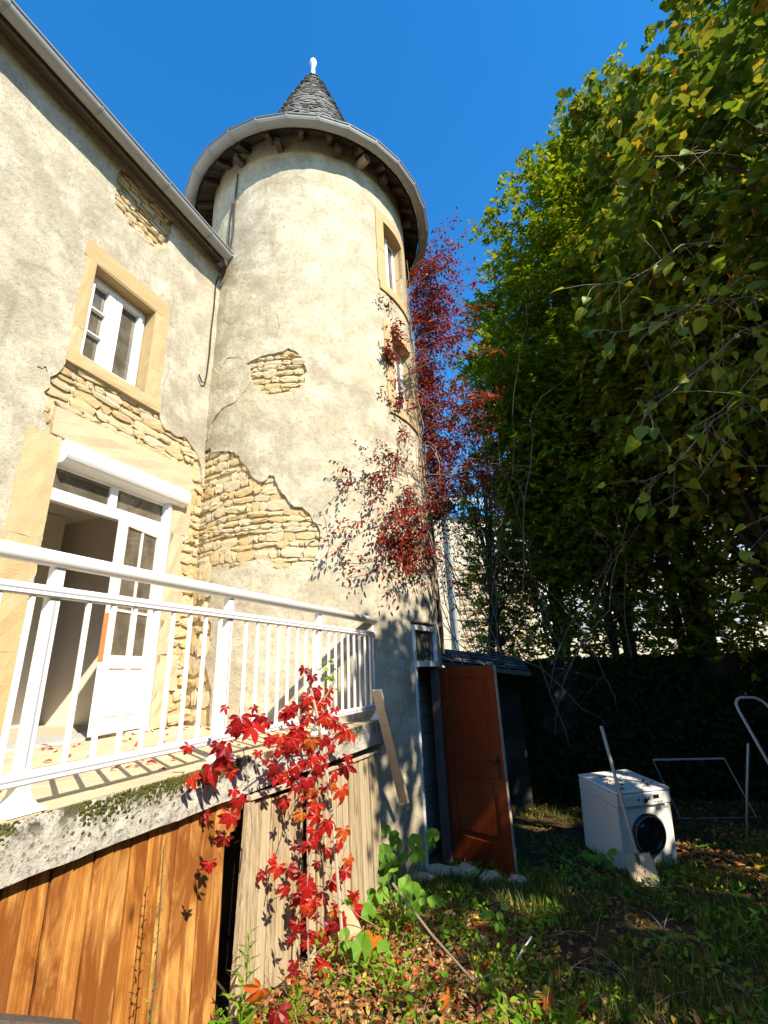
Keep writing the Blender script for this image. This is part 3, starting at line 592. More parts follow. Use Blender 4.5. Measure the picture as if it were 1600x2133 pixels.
# window surrounds and frames in the tower
for (a0, a1, z0, z1, zt) in ((50, 70, 7.80, 9.13, 9.15), (51, 71, 5.65, 6.91, 6.93)):
    def tb(name, aa, ab, za, zb, d0, d1, mat, par, k=4, bev=0):
        m_ = M()
        for i in range(k):
            p = aa+(ab-aa)*i/k; q_ = aa+(ab-aa)*(i+1)/k
            m_.hexa([T(p, za, d1), T(q_, za, d1), T(q_, za, d0), T(p, za, d0), T(p, zb, d1), T(q_, zb, d1), T(q_, zb, d0), T(p, zb, d0)])
        return m_.obj(name, mat, par)
    zc = (z0+z1)/2
    for aa, ab in ((a0-5.5, a0), (a1, a1+5.5)):
        tb('jamb_stone', aa, ab, z0, zc-.005, -.3, .015, 'dressed', tower, 2); tb('jamb_stone', aa, ab, zc+.005, z1, -.3, .015, 'dressed', tower, 2)
    tb('sill_stone', a0-5, a1+5, z0-.16, z0-.004, -.3, .03, 'dressed', tower, 6)
    # arched head
    hd = M(); n_ = 8
    for i in range(n_):
        ts = [i/n_, (i+1)/n_]; pt = []
        for t in ts:
            a = a0+(a1-a0)*t; arch = z1+(zt-z1)*math.sin(math.pi*t); pt.append((a, arch))
        (pa, za), (pb, zb) = pt
        hd.hexa([T(pa, za, .015), T(pb, zb, .015), T(pb, zb, -.3), T(pa, za, -.3), T(pa, zt+.17, .015), T(pb, zt+.17, .015), T(pb, zt+.17, -.3), T(pa, zt+.17, -.3)])
    for aa, ab in ((a0-5.5, a0), (a1, a1+5.5)): hd.hexa([T(aa, z1, .015), T(ab, z1, .015), T(ab, z1, -.3), T(aa, z1, -.3), T(aa, zt+.17, .015), T(ab, zt+.17, .015), T(ab, zt+.17, -.3), T(aa, zt+.17, -.3)])
    hd.obj('lintel_stone', 'dressed', tower)
    wm_ = M()
    for aa, ab, za, zb in ((a0, a0+2, z0, zt), (a1-2, a1, z0, zt), (a0, a1, z0, z0+.06), ((a0+a1)/2-1, (a0+a1)/2+1, z0, zt-.02), (a0, a1, z1-.05, z1)):
        wm_.hexa([T(aa, za, -.14), T(ab, za, -.14), T(ab, za, -.2), T(aa, za, -.2), T(aa, zb, -.14), T(ab, zb, -.14), T(ab, zb, -.2), T(aa, zb, -.2)])
    wn = wm_.obj('window', 'pvc', tower)
    for aa, ab in ((a0+2, (a0+a1)/2-1), ((a0+a1)/2+1, a1-2)):
        for q_ in range(2):
            za = z0+.06+(z1-z0-.11)*q_/2; zb = z0+.06+(z1-z0-.11)*(q_+1)/2
            M().hexa([T(aa, za+.01, -.165), T(ab, za+.01, -.165), T(ab, za+.01, -.17), T(aa, za+.01, -.17), T(aa, zb-.01, -.165), T(ab, zb-.01, -.165), T(ab, zb-.01, -.17), T(aa, zb-.01, -.17)]).obj('pane', 'reflglass', wn)
    M().hexa([T(a0-3, z0-.1, -.35), T(a1+3, z0-.1, -.35), T(a1+3, z0-.1, -.9), T(a0-3, z0-.1, -.9), T(a0-3, zt+.1, -.35), T(a1+3, zt+.1, -.35), T(a1+3, zt+.1, -.9), T(a0-3, zt+.1, -.9)]).obj('stairwell_wall', 'plaster_grey', tower)
# doorway: flat frame, transom, block lining
jl, jr = T(50.0, 0, -.03), T(72.4, 0, -.03); jd = (jr-jl); JL = jd.length; jd.normalize(); jn = Vector((jd.y, -jd.x, 0))
def DP(u, v, z): return Vector((jl.x, jl.y, 0))+jd*u+jn*v+Vector((0, 0, z))
def dbox(m_, u0, u1, v0, v1, z0, z1): return m_.hexa([DP(u0, v1, z0), DP(u1, v1, z0), DP(u1, v0, z0), DP(u0, v0, z0), DP(u0, v1, z1), DP(u1, v1, z1), DP(u1, v0, z1), DP(u0, v0, z1)])
fr = M(); dbox(fr, 0, .05, -.06, .03, .0, 2.62); dbox(fr, JL-.05, JL, -.06, .03, 2.13, 2.62); dbox(fr, .05, JL-.05, -.06, .03, 2.13, 2.20); dbox(fr, .05, JL-.05, -.06, .03, 2.56, 2.62)
frame = fr.obj('doorway_frame', 'white', tower, bevel=.004)
dbox(M(), .05, JL-.05, -.02, -.015, 2.20, 2.56).obj('transom_pane', 'reflglass', frame)
dbox(M(), JL-.05, JL, -.08, .03, -.1, 2.13).obj('door_post', 'dark_wood', frame)
for z0 in np.arange(-.1, 2.5, .2):
    for k_ in range(5): o = dbox(M(), -.55+.45*k_+(.2 if int(round((z0+.1)/.2)) % 2 else 0)-.25, -.105+.45*k_+(.2 if int(round((z0+.1)/.2)) % 2 else 0)-.25, -.44, -.32, z0+.004, z0+.195).obj('block', 'block', tower, bevel=.008)
iw = M(); dbox(iw, -.45, 1.75, -.6, -.46, -.1, 2.8); dbox(iw, -.2, -.14, -.75, -.06, -.1, 2.8); dbox(iw, -.2, 1.2, -.85, -.06, 2.66, 2.72); iw.obj('inner_lining', 'block', tower)
# red door leaf, swung outwards
h0 = DP(JL+.0, .04, 0); h1 = Vector((1.21, 5.80, 0)); dd = (h1-h0).normalized(); dn = Vector((dd.y, -dd.x, 0)); DL = (h1-h0).length
dn = dn if dn.y < 0 else -dn
def RP(u, v, z): return Vector((h0.x, h0.y, 0))+dd*u+dn*v+Vector((0, 0, z))
def rbox(m_, u0, u1, v0, v1, z0, z1): return m_.hexa([RP(u0, v0, z0), RP(u1, v0, z0), RP(u1, v1, z0), RP(u0, v1, z0), RP(u0, v0, z1), RP(u1, v0, z1), RP(u1, v1, z1), RP(u0, v1, z1)])
rd = M(); zb = .05
rbox(rd, 0, .12, -.02, .02, zb, 2.11); rbox(rd, DL-.12, DL, -.02, .02, zb, 2.11)
for za, zc_ in ((zb, .30), (.92, 1.06), (1.99, 2.11)): rbox(rd, .12, DL-.12, -.02, .02, za, zc_)
red = rd.obj('door', 'red_door', tower, bevel=.004, label='red-brown wooden door standing open at the foot of the tower')
for za, zc_ in ((.30, .92), (1.06, 1.99)):
    pn = M(); rbox(pn, .12, DL-.12, -.008, .006, za, zc_); pn.obj('door_panel', 'red_door', red)
    pn = M(); rbox(pn, .18, DL-.18, .006, .014, za+.06, zc_-.06); pn.obj('door_panel', 'red_door', red, bevel=.006)
M().hexa([RP(DL+.0005, -.019, zb), RP(DL+.006, -.019, zb), RP(DL+.006, .019, zb), RP(DL+.0005, .019, zb), RP(DL+.0005, -.019, 2.11), RP(DL+.006, -.019, 2.11), RP(DL+.006, .019, 2.11), RP(DL+.0005, .019, 2.11)]).obj('door_edge', 'pale_wood', red)
hh = M(); rbox(hh, DL-.085, DL-.05, .02, .026, .94, 1.16); hh.tube([RP(DL-.067, .02, 1.10), RP(DL-.067, .07, 1.10), RP(DL-.18, .075, 1.11)], .009, 6); hh.obj('handle', 'black', red)
# door step and rubble
def rock(name, c, r, mat, par=None, seed=0, sq=(1, 1, .6)):
    bm = bmesh.new(); bmesh.ops.create_icosphere(bm, subdivisions=2, radius=1)
    for v in bm.verts:
        n = 1+.35*noise.noise(v.co*1.3+Vector((seed*3.1, 0, 0)))+.12*noise.noise(v.co*4+Vector((seed, 5, 0))); v.co = Vector((v.co.x*r*sq[0]*n, v.co.y*r*sq[1]*n, v.co.z*r*sq[2]*n))
    me = bpy.data.meshes.new(name); bm.to_mesh(me); bm.free(); me.materials.append(MATS[mat]); o = bpy.data.objects.new(name, me); link(o, par, c); return o
# eaves of the tower
TC = Vector((-1.21, 7.02, 0)); GR = 2.19
ring = M(); K = 30
def ringp(R_, z, a): a = math.radians(a); return Vector((TC.x+R_*math.sin(a), TC.y-R_*math.cos(a), z))
for i in range(K):
    a = 360*i/K
    for t in range(9): an = math.radians(180+180*t/8); ring.v.append(ringp(GR+.085*math.cos(an), 10.02+.085*math.sin(an), a))
for i in range(K):
    for t in range(8): ring.f.append((i*9+t, i*9+t+1, ((i+1) % K)*9+t+1, ((i+1) % K)*9+t))
g = ring.obj('gutter', 'zinc', tower)
M().tube([ringp(GR+.088, 10.025, 360*i/K) for i in range(K)]+[ringp(GR+.088, 10.025, 0)], .013, 6, False).obj('gutter_bead', 'zinc_dark', g)
for i in range(K):
    if i % 2 == 0 or True:
        a = 360*i/K; j = M()
        for e in (-.35, .35):
            for t in range(9): an = math.radians(180+180*t/8); j.v.append(ringp(GR+.092*math.cos(an), 10.022+.092*math.sin(an), a+e))
        for t in range(8): j.f.append((t, t+1, 9+t+1, 9+t))
        j.obj('gutter_joint', 'zinc', g)
fas = M().lathe([(2.09, 9.99), (2.10, 10.10), (2.08, 10.12), (2.07, 9.99)], TC, 60); fas.obj('fascia_board', 'dark_wood', tower)
for i in range(48):   # soffit boards between fascia and wall
    a0, a1 = 360*i/48+.25, 360*(i+1)/48-.25; zz = random.uniform(0, .012)
    M().hexa([ringp(2.07, 10.085+zz, a0), ringp(2.07, 10.085+zz, a1), ringp(1.70, 10.33+zz, a1), ringp(1.70, 10.33+zz, a0), ringp(2.07, 10.11+zz, a0), ringp(2.07, 10.11+zz, a1), ringp(1.70, 10.355+zz, a1), ringp(1.70, 10.355+zz, a0)]).obj('soffit_board', 'dark_wood', tower)
for i in range(26):   # rafter feet
    a = 360*i/26+4; up = Vector((0, 0, 1))
    M().bar(ringp(1.72, 10.22+random.uniform(-.01, .01), a), ringp(2.06, 10.015, a+random.uniform(-1, 1)), .075, .085).obj('rafter', 'dark_wood', tower, bevel=.006)
for a in (-28, -6, 22, 49, 78, 104):   # stub beams in the wall head
    M().bar(ringp(1.7, 9.98, a), ringp(1.97, 9.95, a), .10, .11).obj('stub_beam', 'dark_wood', tower, bevel=.01)
M().tube([ringp(1.7, 10.02, 35), ringp(2.0, 9.98, 36)], .075, 10).obj('round_purlin', 'pale_wood', tower)
prof = [(2.14, 10.10), (1.85, 10.33), (1.6, 10.62), (1.35, 11.15), (1.08, 12.0), (.84, 12.75), (.614, 13.5), (.40, 14.12), (.21, 14.68), (.09, 14.95)]
M().lathe([(r_-.03, z_) for r_, z_ in prof], TC, 48).obj('roof_deck', 'dark_wood', tower)
def pr(z):
    for (ra, za), (rb, zb_) in zip(prof, prof[1:]):
        if za <= z <= zb_: return ra+(rb-ra)*(z-za)/(zb_-za)
    return prof[-1][0]
def slate_hexa(m_, a, z, wd_, lift=0):
    ht = .17; ra, rb = pr(z)+.022+lift, pr(min(z+ht, 14.94))+.004; da = math.degrees(wd_/2/max(ra, .08))
    zb_ = z+random.uniform(-.018, .012)
    m_.hexa([ringp(ra, zb_, a-da), ringp(ra, zb_+random.uniform(-.01, .01), a+da), ringp(ra-.012, zb_, a+da), ringp(ra-.012, zb_, a-da), ringp(rb, z+ht, a-da), ringp(rb, z+ht, a+da), ringp(rb-.01, z+ht, a+da), ringp(rb-.01, z+ht, a-da)])
rest = M(); z = 10.15; ns = 0
while z < 14.85:
    r_ = pr(z)+.02; cnt = max(7, int(2*math.pi*r_/.105)); off = random.uniform(0, 360)
    for i in range(cnt):
        a = (360*i/cnt+off) % 360; a = a-360 if a > 180 else a; a += random.uniform(-1, 1)
        lift = random.uniform(0, .014)
        if z > 13.25 and -95 < a < 75 and ns < 295: q_ = M(); slate_hexa(q_, a, z, 2*math.pi*r_/cnt*.94, lift); q_.obj('slate', 'slate', tower); ns += 1
        else: slate_hexa(rest, a, z, 2*math.pi*r_/cnt*.94, lift)
    z += .095
rest.obj('slate_courses', 'slate', tower, kind='stuff')
M().lathe([(.0, 14.78), (.15, 14.80), (.12, 14.90), (.065, 15.02), (.05, 15.1), (.045, 15.33), (.055, 15.38), (.075, 15.43), (.082, 15.50), (.065, 15.57), (.03, 15.60), (0, 15.61)], TC, 20).obj('finial', 'pvc', tower, smooth=True)
# rain cable down the corner of the tower and house
cb = M().tube([T(-30.5, 9.8, .02), T(-31, 9.3, .02), T(-30.8, 9.0, .02), T(-30.2, 8.6, .02), T(-31, 8.1, .03), T(-32.5, 7.9, .04), W(4.33, HW+.05, 7.80), W(4.26, HW+.03, 7.78), W(4.235, HW+.02, 7.6), W(4.245, HW+.02, 7.2), W(4.23, HW+.02, 6.8), W(4.24, HW+.02, 6.4), W(4.225, HW+.02, 6.02), W(4.20, HW+.03, 5.89), W(4.14, HW+.035, 5.86), W(4.08, HW+.03, 5.95)], .011, 6)
o = cb.obj('hanging_cable', 'cable'); tag(o, 'thin black cable hanging down the corner between house wall and tower', 'cable')
o = M().tube([T(-33, 9.2, .015), T(-33.6, 8.8, .02), T(-33.2, 8.4, .02), T(-34.2, 8.0, .02)], .012, 5).obj('crack_strip', 'cable', tower)

# ------------------------------------------------------------------ terrace
terr = thing('terrace', 'raised concrete terrace with beige tiles and a mossy lichened edge', 'terrace', W(2, -3, 0))
sl_ = M(); ns_, nz_ = 90, 6; v0 = 0; S_A, S_B = -1.0, 5.15
for j in range(nz_+1):
    for i in range(ns_+1):
        s_ = S_A+(S_B-S_A)*i/ns_; z_ = 1.405+(1.612-1.405)*j/nz_; nn = .010*noise.noise(Vector((s_*3, z_*5, 0)))+.006*noise.noise(Vector((s_*14, z_*14, 4)))
        if j == 0: z_ += .006*noise.noise(Vector((s_*7, 9, 0)))
        sl_.v.append(W(s_, -2.115+nn, z_))
sl_.f = [(j*(ns_+1)+i, j*(ns_+1)+i+1, (j+1)*(ns_+1)+i+1, (j+1)*(ns_+1)+i) for j in range(nz_) for i in range(ns_)]
bb = len(sl_.v); sl_.v += [W(S_A+(S_B-S_A)*i/ns_, -4.25, 1.405) for i in range(ns_+1)]+[W(S_A+(S_B-S_A)*i/ns_, -4.25, 1.612) for i in range(ns_+1)]
for i in range(ns_): sl_.f += [(i+1, i, bb+i, bb+i+1), (nz_*(ns_+1)+i, nz_*(ns_+1)+i+1, bb+ns_+1+i+1, bb+ns_+1+i)]
sl_.obj('slab', 'slabedge', terr)
tile0 = M().box(-.155, .155, -.155, .155, -.006, .006).obj('tile', 'tile', terr, bevel=.003); first = True
n_ = -2.30
rows = [(-2.205, .17)]+[(-2.205-.085-.16-.32*i, .314) for i in range(7)]
for nr, wd_ in rows:
    k = 0
    while True:
        s_ = -.6+.32*k; k += 1
        if s_ > 5.1: break
        p = W(s_, nr, 1.618+random.uniform(-.0015, .0015)); c_, r_ = tc(1.6)
        if (p-Vector((c_.x, c_.y, p.z))).length < r_-.12 or nr < -4.26: continue
        if first: o = tile0; o.location = p-LOC[terr]; first = False
        else: o = inst(tile0, terr, p, name='tile')
        o.rotation_euler = (random.uniform(-.003, .003), random.uniform(-.003, .003), WALLROT); o.scale = (1, wd_/.314, 1)
# moss cushions on the slab edge
mv = []
mm = M()
for _ in range(2600):
    cl = random.choice([(1.5, .05, .1), (1.75, .05, .15), (2.05, .04, .12), (2.25, .03, .10), (2.42, .03, .12), (2.55, .03, .1), (3.95, .04, .25), (4.2, .05, .12), (1.2, .06, .1), (2.85, .03, .15)])
    s_ = random.gauss(cl[0], cl[2]); z_ = 1.612-abs(random.gauss(0, cl[1])); r_ = random.uniform(.003, .010)
    if s_ < S_A+.1 or s_ > 5.0 or z_ < 1.43: continue
    c_ = W(s_, -2.115, z_); b0 = len(mm.v)
    for ph in range(6): mm.v.append(c_+WD*r_*math.cos(ph*1.047)*random.uniform(.7, 1.2)+Vector((0, 0, 1))*r_*math.sin(ph*1.047)*random.uniform(.6, 1.1)+WN*.001)
    mm.v.append(c_+WN*r_*.6); mm.f += [(b0+ph, b0+(ph+1) % 6, b0+6) for ph in range(6)]
mm.obj('moss', 'moss', terr, kind='stuff')
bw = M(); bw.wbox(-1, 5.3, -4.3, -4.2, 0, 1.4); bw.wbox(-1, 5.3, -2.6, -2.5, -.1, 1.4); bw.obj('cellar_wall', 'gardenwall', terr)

# railing
rail = thing('white_railing', 'white metal railing with round top rail along the terrace edge', 'railing', W(3, -2.18, 1.62))
RN = -2.185
M().tube([W(-.9, RN, 2.645), W(5.12, RN, 2.645)], .037, 14).obj('top_rail', 'white', rail, smooth=True)
M().wbox(-.9, 5.10, RN-.022, RN+.022, 2.470, 2.520).obj('middle_rail', 'white', rail, bevel=.006)
mr = M().wbox(-.9, 5.10, RN-.022, RN+.022, 1.722, 1.772).obj('bottom_rail', 'white', rail, bevel=.006)
for zz in (1.747, 2.495): M().wbox(-.9, 5.10, RN+.0222, RN+.0235, zz-.003, zz+.003).obj('rail_groove', 'greyline', rail)
posts = [.235, 1.415, 2.595, 3.79, 4.98]
for ps in posts:
    p = M().wbox(ps-.026, ps+.026, RN-.026-.02, RN+.004, 1.70, 2.615).obj('post', 'white', rail, bevel=.005)
    M().wbox(ps-.004, ps+.004, RN+.0045, RN+.0055, 1.78, 2.46).obj('post_groove', 'greyline', p)
    ft = M(); nn = 7
    for i in range(nn):
        t = i/(nn-1); w_ = .026+.05*t**2.2; d_ = .028+.05*t**2.2; z_ = 1.72-.095*t
        for a, b_ in ((-1, -1), (1, -1), (1, 1), (-1, 1)): ft.v.append(W(ps+a*w_, RN-.01+b_*d_, z_))
    for i in range(nn-1):
        for q_ in range(4): ft.f.append((i*4+q_, i*4+(q_+1) % 4, (i+1)*4+(q_+1) % 4, (i+1)*4+q_))
    ft.f += [(0, 1, 2, 3), tuple((nn-1)*4+q_ for q_ in range(4))]; ft.obj('post_foot', 'white', p, smooth=False)
bar0 = None; k = 0
for k in range(-16, 30):
    s_ = 1.316+.1315*k
    if s_ < -.8 or s_ > 5.05 or any(abs(s_-p) < .05 for p in posts): continue
    if bar0 is None: bar0 = M().wbox(s_-.011, s_+.011, RN-.011, RN+.011, 1.772, 2.470).obj('bar', 'white', rail, bevel=.004)
    else: inst(bar0, rail, W(s_, RN, (1.772+2.470)/2), name='bar')

# ------------------------------------------------------------------ boards under the terrace
cell = thing('plank_door', 'orange varnished pine plank door under the terrace edge', 'plank door', W(1.7, -2.2, .3))
pw = .096; s_ = -.9
while s_ < 2.62:
    d_ = random.uniform(-.006, .006)
    M().wbox(s_+.003, s_+pw-.003, -2.195+d_, -2.170+d_, .12, 1.40-random.uniform(0, .012)).obj('plank', 'orange_wood', cell, bevel=.006); s_ += pw
M().wbox(-.9, 2.66, -2.215, -2.198, 1.2, 1.3).obj('cross_rail', 'dark_wood', cell)
for i, (sa, sb_, zt_, zb_) in enumerate(((2.70, 2.76, 1.36, .35), )):
    pass
for i in range(4):   # broken upright slats beside the orange door
    M().wbox(2.66+i*.045, 2.70+i*.045, -2.19, -2.175, 1.16+.05*i, 1.40-(.0, .03, .01, .05)[i]).obj('broken_slat', 'orange_wood', cell)
def leaning(name, label, s0, s1, zt0, zt1, zb0, zb1, n_, skew, cnt, grp=None):
    t_ = thing(name, label, 'board panel', W((s0+s1)/2, n_, zb0), grp)
    for i in range(cnt):
        a = i/cnt; b_ = (i+1)/cnt-.02; dz = random.uniform(-.012, .008); dn_ = random.uniform(-.006, .006)
        P = []
        for (u, top) in ((a, 0), (b_, 0), (b_, 1), (a, 1)):
            sx = s0+(s1-s0)*u+(0 if top else skew); z_ = (zt0+(zt1-zt0)*u+dz) if top else (zb0+(zb1-zb0)*u)
            nn_ = n_+dn_ + (0 if top else .05); P.append((sx, nn_, z_))
        M().hexa([W(p[0], p[1]+.022, p[2]) for p in P]+[W(p[0], p[1], p[2]) for p in P]).obj('plank', 'grey_wood', t_, bevel=.003)
    return t_
l1 = leaning('board_panel', 'weathered grey board panel with a split plank, leaning beside the orange door', 2.85, 3.44, 1.34, 1.31, .25, .2, -2.14, -.09, 6)
M().hexa([W(2.775, -2.10, 1.35), W(2.835, -2.10, 1.37), W(2.835, -2.14, 1.37), W(2.775, -2.14, 1.35), W(2.64, -2.04, .30), W(2.70, -2.04, .30), W(2.70, -2.08, .30), W(2.64, -2.08, .30)]).obj('side_post', 'grey_wood', l1, bevel=.003)
M().hexa([W(2.78, -2.085, 1.365), W(3.44, -2.085, 1.34), W(3.44, -2.13, 1.34), W(2.78, -2.13, 1.365), W(2.78, -2.085, 1.395), W(3.44, -2.085, 1.365), W(3.44, -2.13, 1.365), W(2.78, -2.13, 1.395)]).obj('top_batten', 'pale_wood', l1, bevel=.003)
l2 = leaning('board_panel', 'wide weathered board panel under the terrace, half in shade, right of the red creeper', 3.50, 4.82, 1.35, 1.335, .12, .12, -2.13, -.03, 12)
M().hexa([W(3.5, -2.09, 1.345), W(4.80, -2.09, 1.33), W(4.80, -2.13, 1.33), W(3.5, -2.13, 1.345), W(3.5, -2.09, 1.37), W(4.80, -2.09, 1.35), W(4.80, -2.13, 1.35), W(3.5, -2.13, 1.37)]).obj('top_batten', 'pale_wood', l2, bevel=.003)
o = M().bar(W(2.55, -2.02, .33), W(3.65, -2.02, .275), .035, .03).obj('pale_batten', 'pale_wood'); tag(o, 'long pale batten lying along the foot of the weathered boards', 'batten')
o = M().bar(W(4.50, -1.96, 1.93), W(5.0, -1.92, .86), .10, .035).obj('grey_plank', 'pale_wood', bevel=.003); tag(o, 'grey weathered plank leaning at the right end of the railing', 'plank')
o = M().tube([W(3.28, -2.0, 2.1), W(3.38, -1.97, 1.8), W(3.46, -1.96, 1.55), W(3.50, -1.94, 1.3), W(3.56, -1.92, .9), W(3.62, -1.9, .35)], [.008, .010, .011, .012, .012, .012], 6).obj('wooden_stake', 'pale_wood'); tag(o, 'thin wooden stake that the red creeper climbs', 'stake')
o = M().bar(W(1.05, -1.92, 1.20), W(1.55, -1.86, .92), .10, .09).obj('old_timber', 'dark_wood', bevel=.008); tag(o, 'old grey timber beam end in the bottom left corner before the orange planks', 'timber')
o = rock('white_boulder', W(3.75, -1.98, .33), .13, 'neighstone', seed=4, sq=(1.2, .7, 1.1)); tag(o, 'pale limestone boulder at the foot of the weathered boards', 'boulder')
for i, (x, y, r_, t_) in enumerate(((.42, 5.85, .13, 'flat pale rubble stone on the doorstep, nearest the white door post'), (.66, 5.83, .12, 'rough rubble stone on the doorstep under the red door'), (.92, 5.65, .09, 'small rubble stone in the shade left of the red door edge'), (1.16, 5.55, .07, 'small pale stone in front of the red door corner'), (.22, 5.62, .10, 'rubble stone among leaves at the tower foot'))):
    o = rock('rubble_stone', (x, y, gz(x, y)+.05), r_, 'lintel', seed=i+9, sq=(1.3, .8, .55)); tag(o, t_, 'stone', 'rubble stones at the tower door')

# ------------------------------------------------------------------ leaf scattering
def tmpl(outline, fold=.25, droop=.15, stem=None):
    """leaf in XY: base at origin, tip +Y; outline = half widths [(y, w)...]"""
    vs = [(0, 0, 0)]; mids = []; fs = []
    n = len(outline)
    for (y, w_) in outline: vs.append((0, y, -droop*y*y))
    vs.append((0, 1, -droop)); mid = list(range(n+2))
    Lf = []; Rt = []
    for (y, w_) in outline: vs.append((-w_, y, fold*w_-droop*y*y)); Lf.append(len(vs)-1); vs.append((w_, y, fold*w_-droop*y*y)); Rt.append(len(vs)-1)
    for side in (Lf, Rt):
        ch = [0]+side+[n+1]
        for i in range(len(ch)-1):
            a, b_ = ch[i], ch[i+1]; ma, mb = mid[i], mid[i+1]
            f = [x for x in dict.fromkeys((ma, a, b_, mb))]
            if len(f) >= 3: fs.append(tuple(f if side is Rt else f[::-1]))
    return np.array(vs, float), fs
LEAF_SMALL = tmpl([(.28, .25), (.62, .24)], .25, .15)
LEAF_OVAL = tmpl([(.25, .20), (.6, .22)], .3, .2)
LEAF_HEART = tmpl([(-.08, .25), (.18, .46), (.5, .42), (.78, .2)], .18, .2)
LEAF_LONG = tmpl([(.4, .10)], .3, .35)
BLADE = (np.array([(-.5, 0, 0), (.5, 0, 0), (.35, 0, .5), (-.35, 0, .5), (0, 0, 1)], float), [(0, 1, 2, 3), (3, 2, 4)])
def basis(Y, Nn):
    Y = Y/np.linalg.norm(Y, axis=1)[:, None]; X = np.cross(Y, Nn); X /= (np.linalg.norm(X, axis=1)[:, None]+1e-9); Z = np.cross(X, Y)
    return np.stack([X, Y, Z], axis=2)
def scatter(name, t, P, Rm, S, mat, parent=None, kind='stuff', label=None):
    tv, tf = t; N_ = len(P)
    V = np.einsum('nij,kj->nki', Rm, tv)*S[:, None, None]+P[:, None, :]; c = P.mean(0); V = (V-c).reshape(-1, 3)
    loops = []; starts = []; tot = []; off = 0
    base = np.arange(N_)*len(tv)
    per = sum(len(f) for f in tf); flat = np.concatenate([np.array(f) for f in tf]); L_ = (base[:, None]+flat[None, :]).ravel()
    st = np.cumsum([0]+[len(f) for f in tf])[:-1]; ST = (np.arange(N_)[:, None]*per+st[None, :]).ravel(); TT = np.tile([len(f) for f in tf], N_)
    me = bpy.data.meshes.new(name); me.vertices.add(len(V)); me.vertices.foreach_set('co', V.ravel()); me.loops.add(len(L_)); me.loops.foreach_set('vertex_index', L_)
    me.polygons.add(len(ST)); me.polygons.foreach_set('loop_start', ST); me.polygons.foreach_set('loop_total', TT); me.update(calc_edges=True)
    me.materials.append(MATS[mat] if isinstance(mat, str) else mat); o = bpy.data.objects.new(name, me); link(o, parent, Vector(c)); return tag(o, label, None, None, kind)
def unit(N_): v = rng.normal(size=(N_, 3)); return v/np.linalg.norm(v, axis=1)[:, None]
def sprays(O, D_, Ln, per, leaf_dir_up=.1, spread=.9):
    """leaves alternating along twigs: returns positions, rotation matrices"""
    n = len(O); t = (np.arange(per)+.5)/per
    bend = np.array([0, 0, -.25])
    P = O[:, None, :]+D_[:, None, :]*(Ln[:, None]*t[None, :])[:, :, None]+bend[None, None, :]*(Ln[:, None]*t[None, :]**2)[:, :, None]
    side = np.cross(D_, np.array([0, 0, 1.])); side /= (np.linalg.norm(side, axis=1)[:, None]+1e-6)
    sg = np.where(np.arange(per) % 2 == 0, 1, -1)
    Y = D_[:, None, :]*.7+side[:, None, :]*sg[None, :, None]*spread+rng.normal(size=(n, per, 3))*.35+np.array([0, 0, -leaf_dir_up])[None, None, :]
    Nn = np.array([0, 0, 1.])[None, None, :]+.5*D_[:, None, :]+rng.normal(size=(n, per, 3))*.45
    return P.reshape(-1, 3), basis(Y.reshape(-1, 3), Nn.reshape(-1, 3))
def crown_origins(ells, n, shell=.55, lump=.22, seed=0):
    ws = np.array([e[3]*e[4]*e[5] for e in ells]) ** .67; ws /= ws.sum(); idx = rng.choice(len(ells), n, p=ws)
    E = np.array([e[:6] for e in ells])[idx]; d = unit(n); rr = shell+(1-shell)*rng.random(n)**.6
    lp = np.array([noise.noise(Vector(x)*2.2+Vector((seed*5.3, 0, 0))) for x in d]); lp2 = np.array([noise.noise(Vector(x)*6+Vector((seed*3.3, 2, 0))) for x in d])
    rr = rr*(1+lump*lp*1.6+lump*.7*lp2)
    return E[:, :3]+d*rr[:, None]*E[:, 3:6], d
def wood(name, base, targets, r0_, parent, mat='bark', stems=1, k=7, fork=.4):
    m_ = M(); base = Vector(base)
    cs = sum((Vector(t) for t in targets), Vector())/len(targets)
    per = max(1, len(targets)//stems)
    for s_i in range(stems):
        tg = [Vector(t) for t in targets[s_i*per:(s_i+1)*per]]
        if not tg: continue
        top = sum(tg, Vector())/len(tg); top = base.lerp(top, .9); top.z = max(t.z for t in tg)*.92
        b_ = base+Vector((random.uniform(-.25, .25), random.uniform(-.15, .15), 0))*(stems > 1)
        n = 12; path = []
        for i in range(n+1):
            t = i/n; p = b_.lerp(top, t); p.x = b_.x+(top.x-b_.x)*t**1.3; p.y = b_.y+(top.y-b_.y)*t**1.3
            p += Vector((noise.noise(Vector((t*3, s_i*7.7+base.x, 0))), noise.noise(Vector((t*3, s_i*3.1+base.y, 5))), 0))*.25*t; path.append(p)
        rr = [r0_/math.sqrt(stems)*(1-.85*(i/n)**.9)+.006 for i in range(n+1)]
        m_.tube(path, rr, k)
        for q_ in tg:
            # leave the stem lower than the target
            best = min(range(1, n), key=lambda i: abs(path[i].z-(b_.z+(q_.z-b_.z)*.62))); a = path[best]; rb = rr[best]*.5
            mid = a.lerp(q_, .5)+Vector((0, 0, -.08*(q_-a).length))+Vector(rng.normal(size=3))*.08*(q_-a).length*.6
            m_.tube([a, a.lerp(mid, .5)+Vector(rng.normal(size=3))*.04, mid, mid.lerp(q_, .6)+Vector(rng.normal(size=3))*.05, q_], [max(.008, rb), max(.007, rb*.75), max(.006, rb*.5), max(.005, rb*.3), .004], 5, False)
            for _ in range(3):
                s0 = mid.lerp(q_, random.random()); e = s0+Vector(rng.normal(size=3))*.35; m_.tube([s0, s0.lerp(e, .5)+Vector(rng.normal(size=3))*.05, e], [.006, .005, .003], 4, False)
    return m_.obj(name, mat, parent, smooth=True)
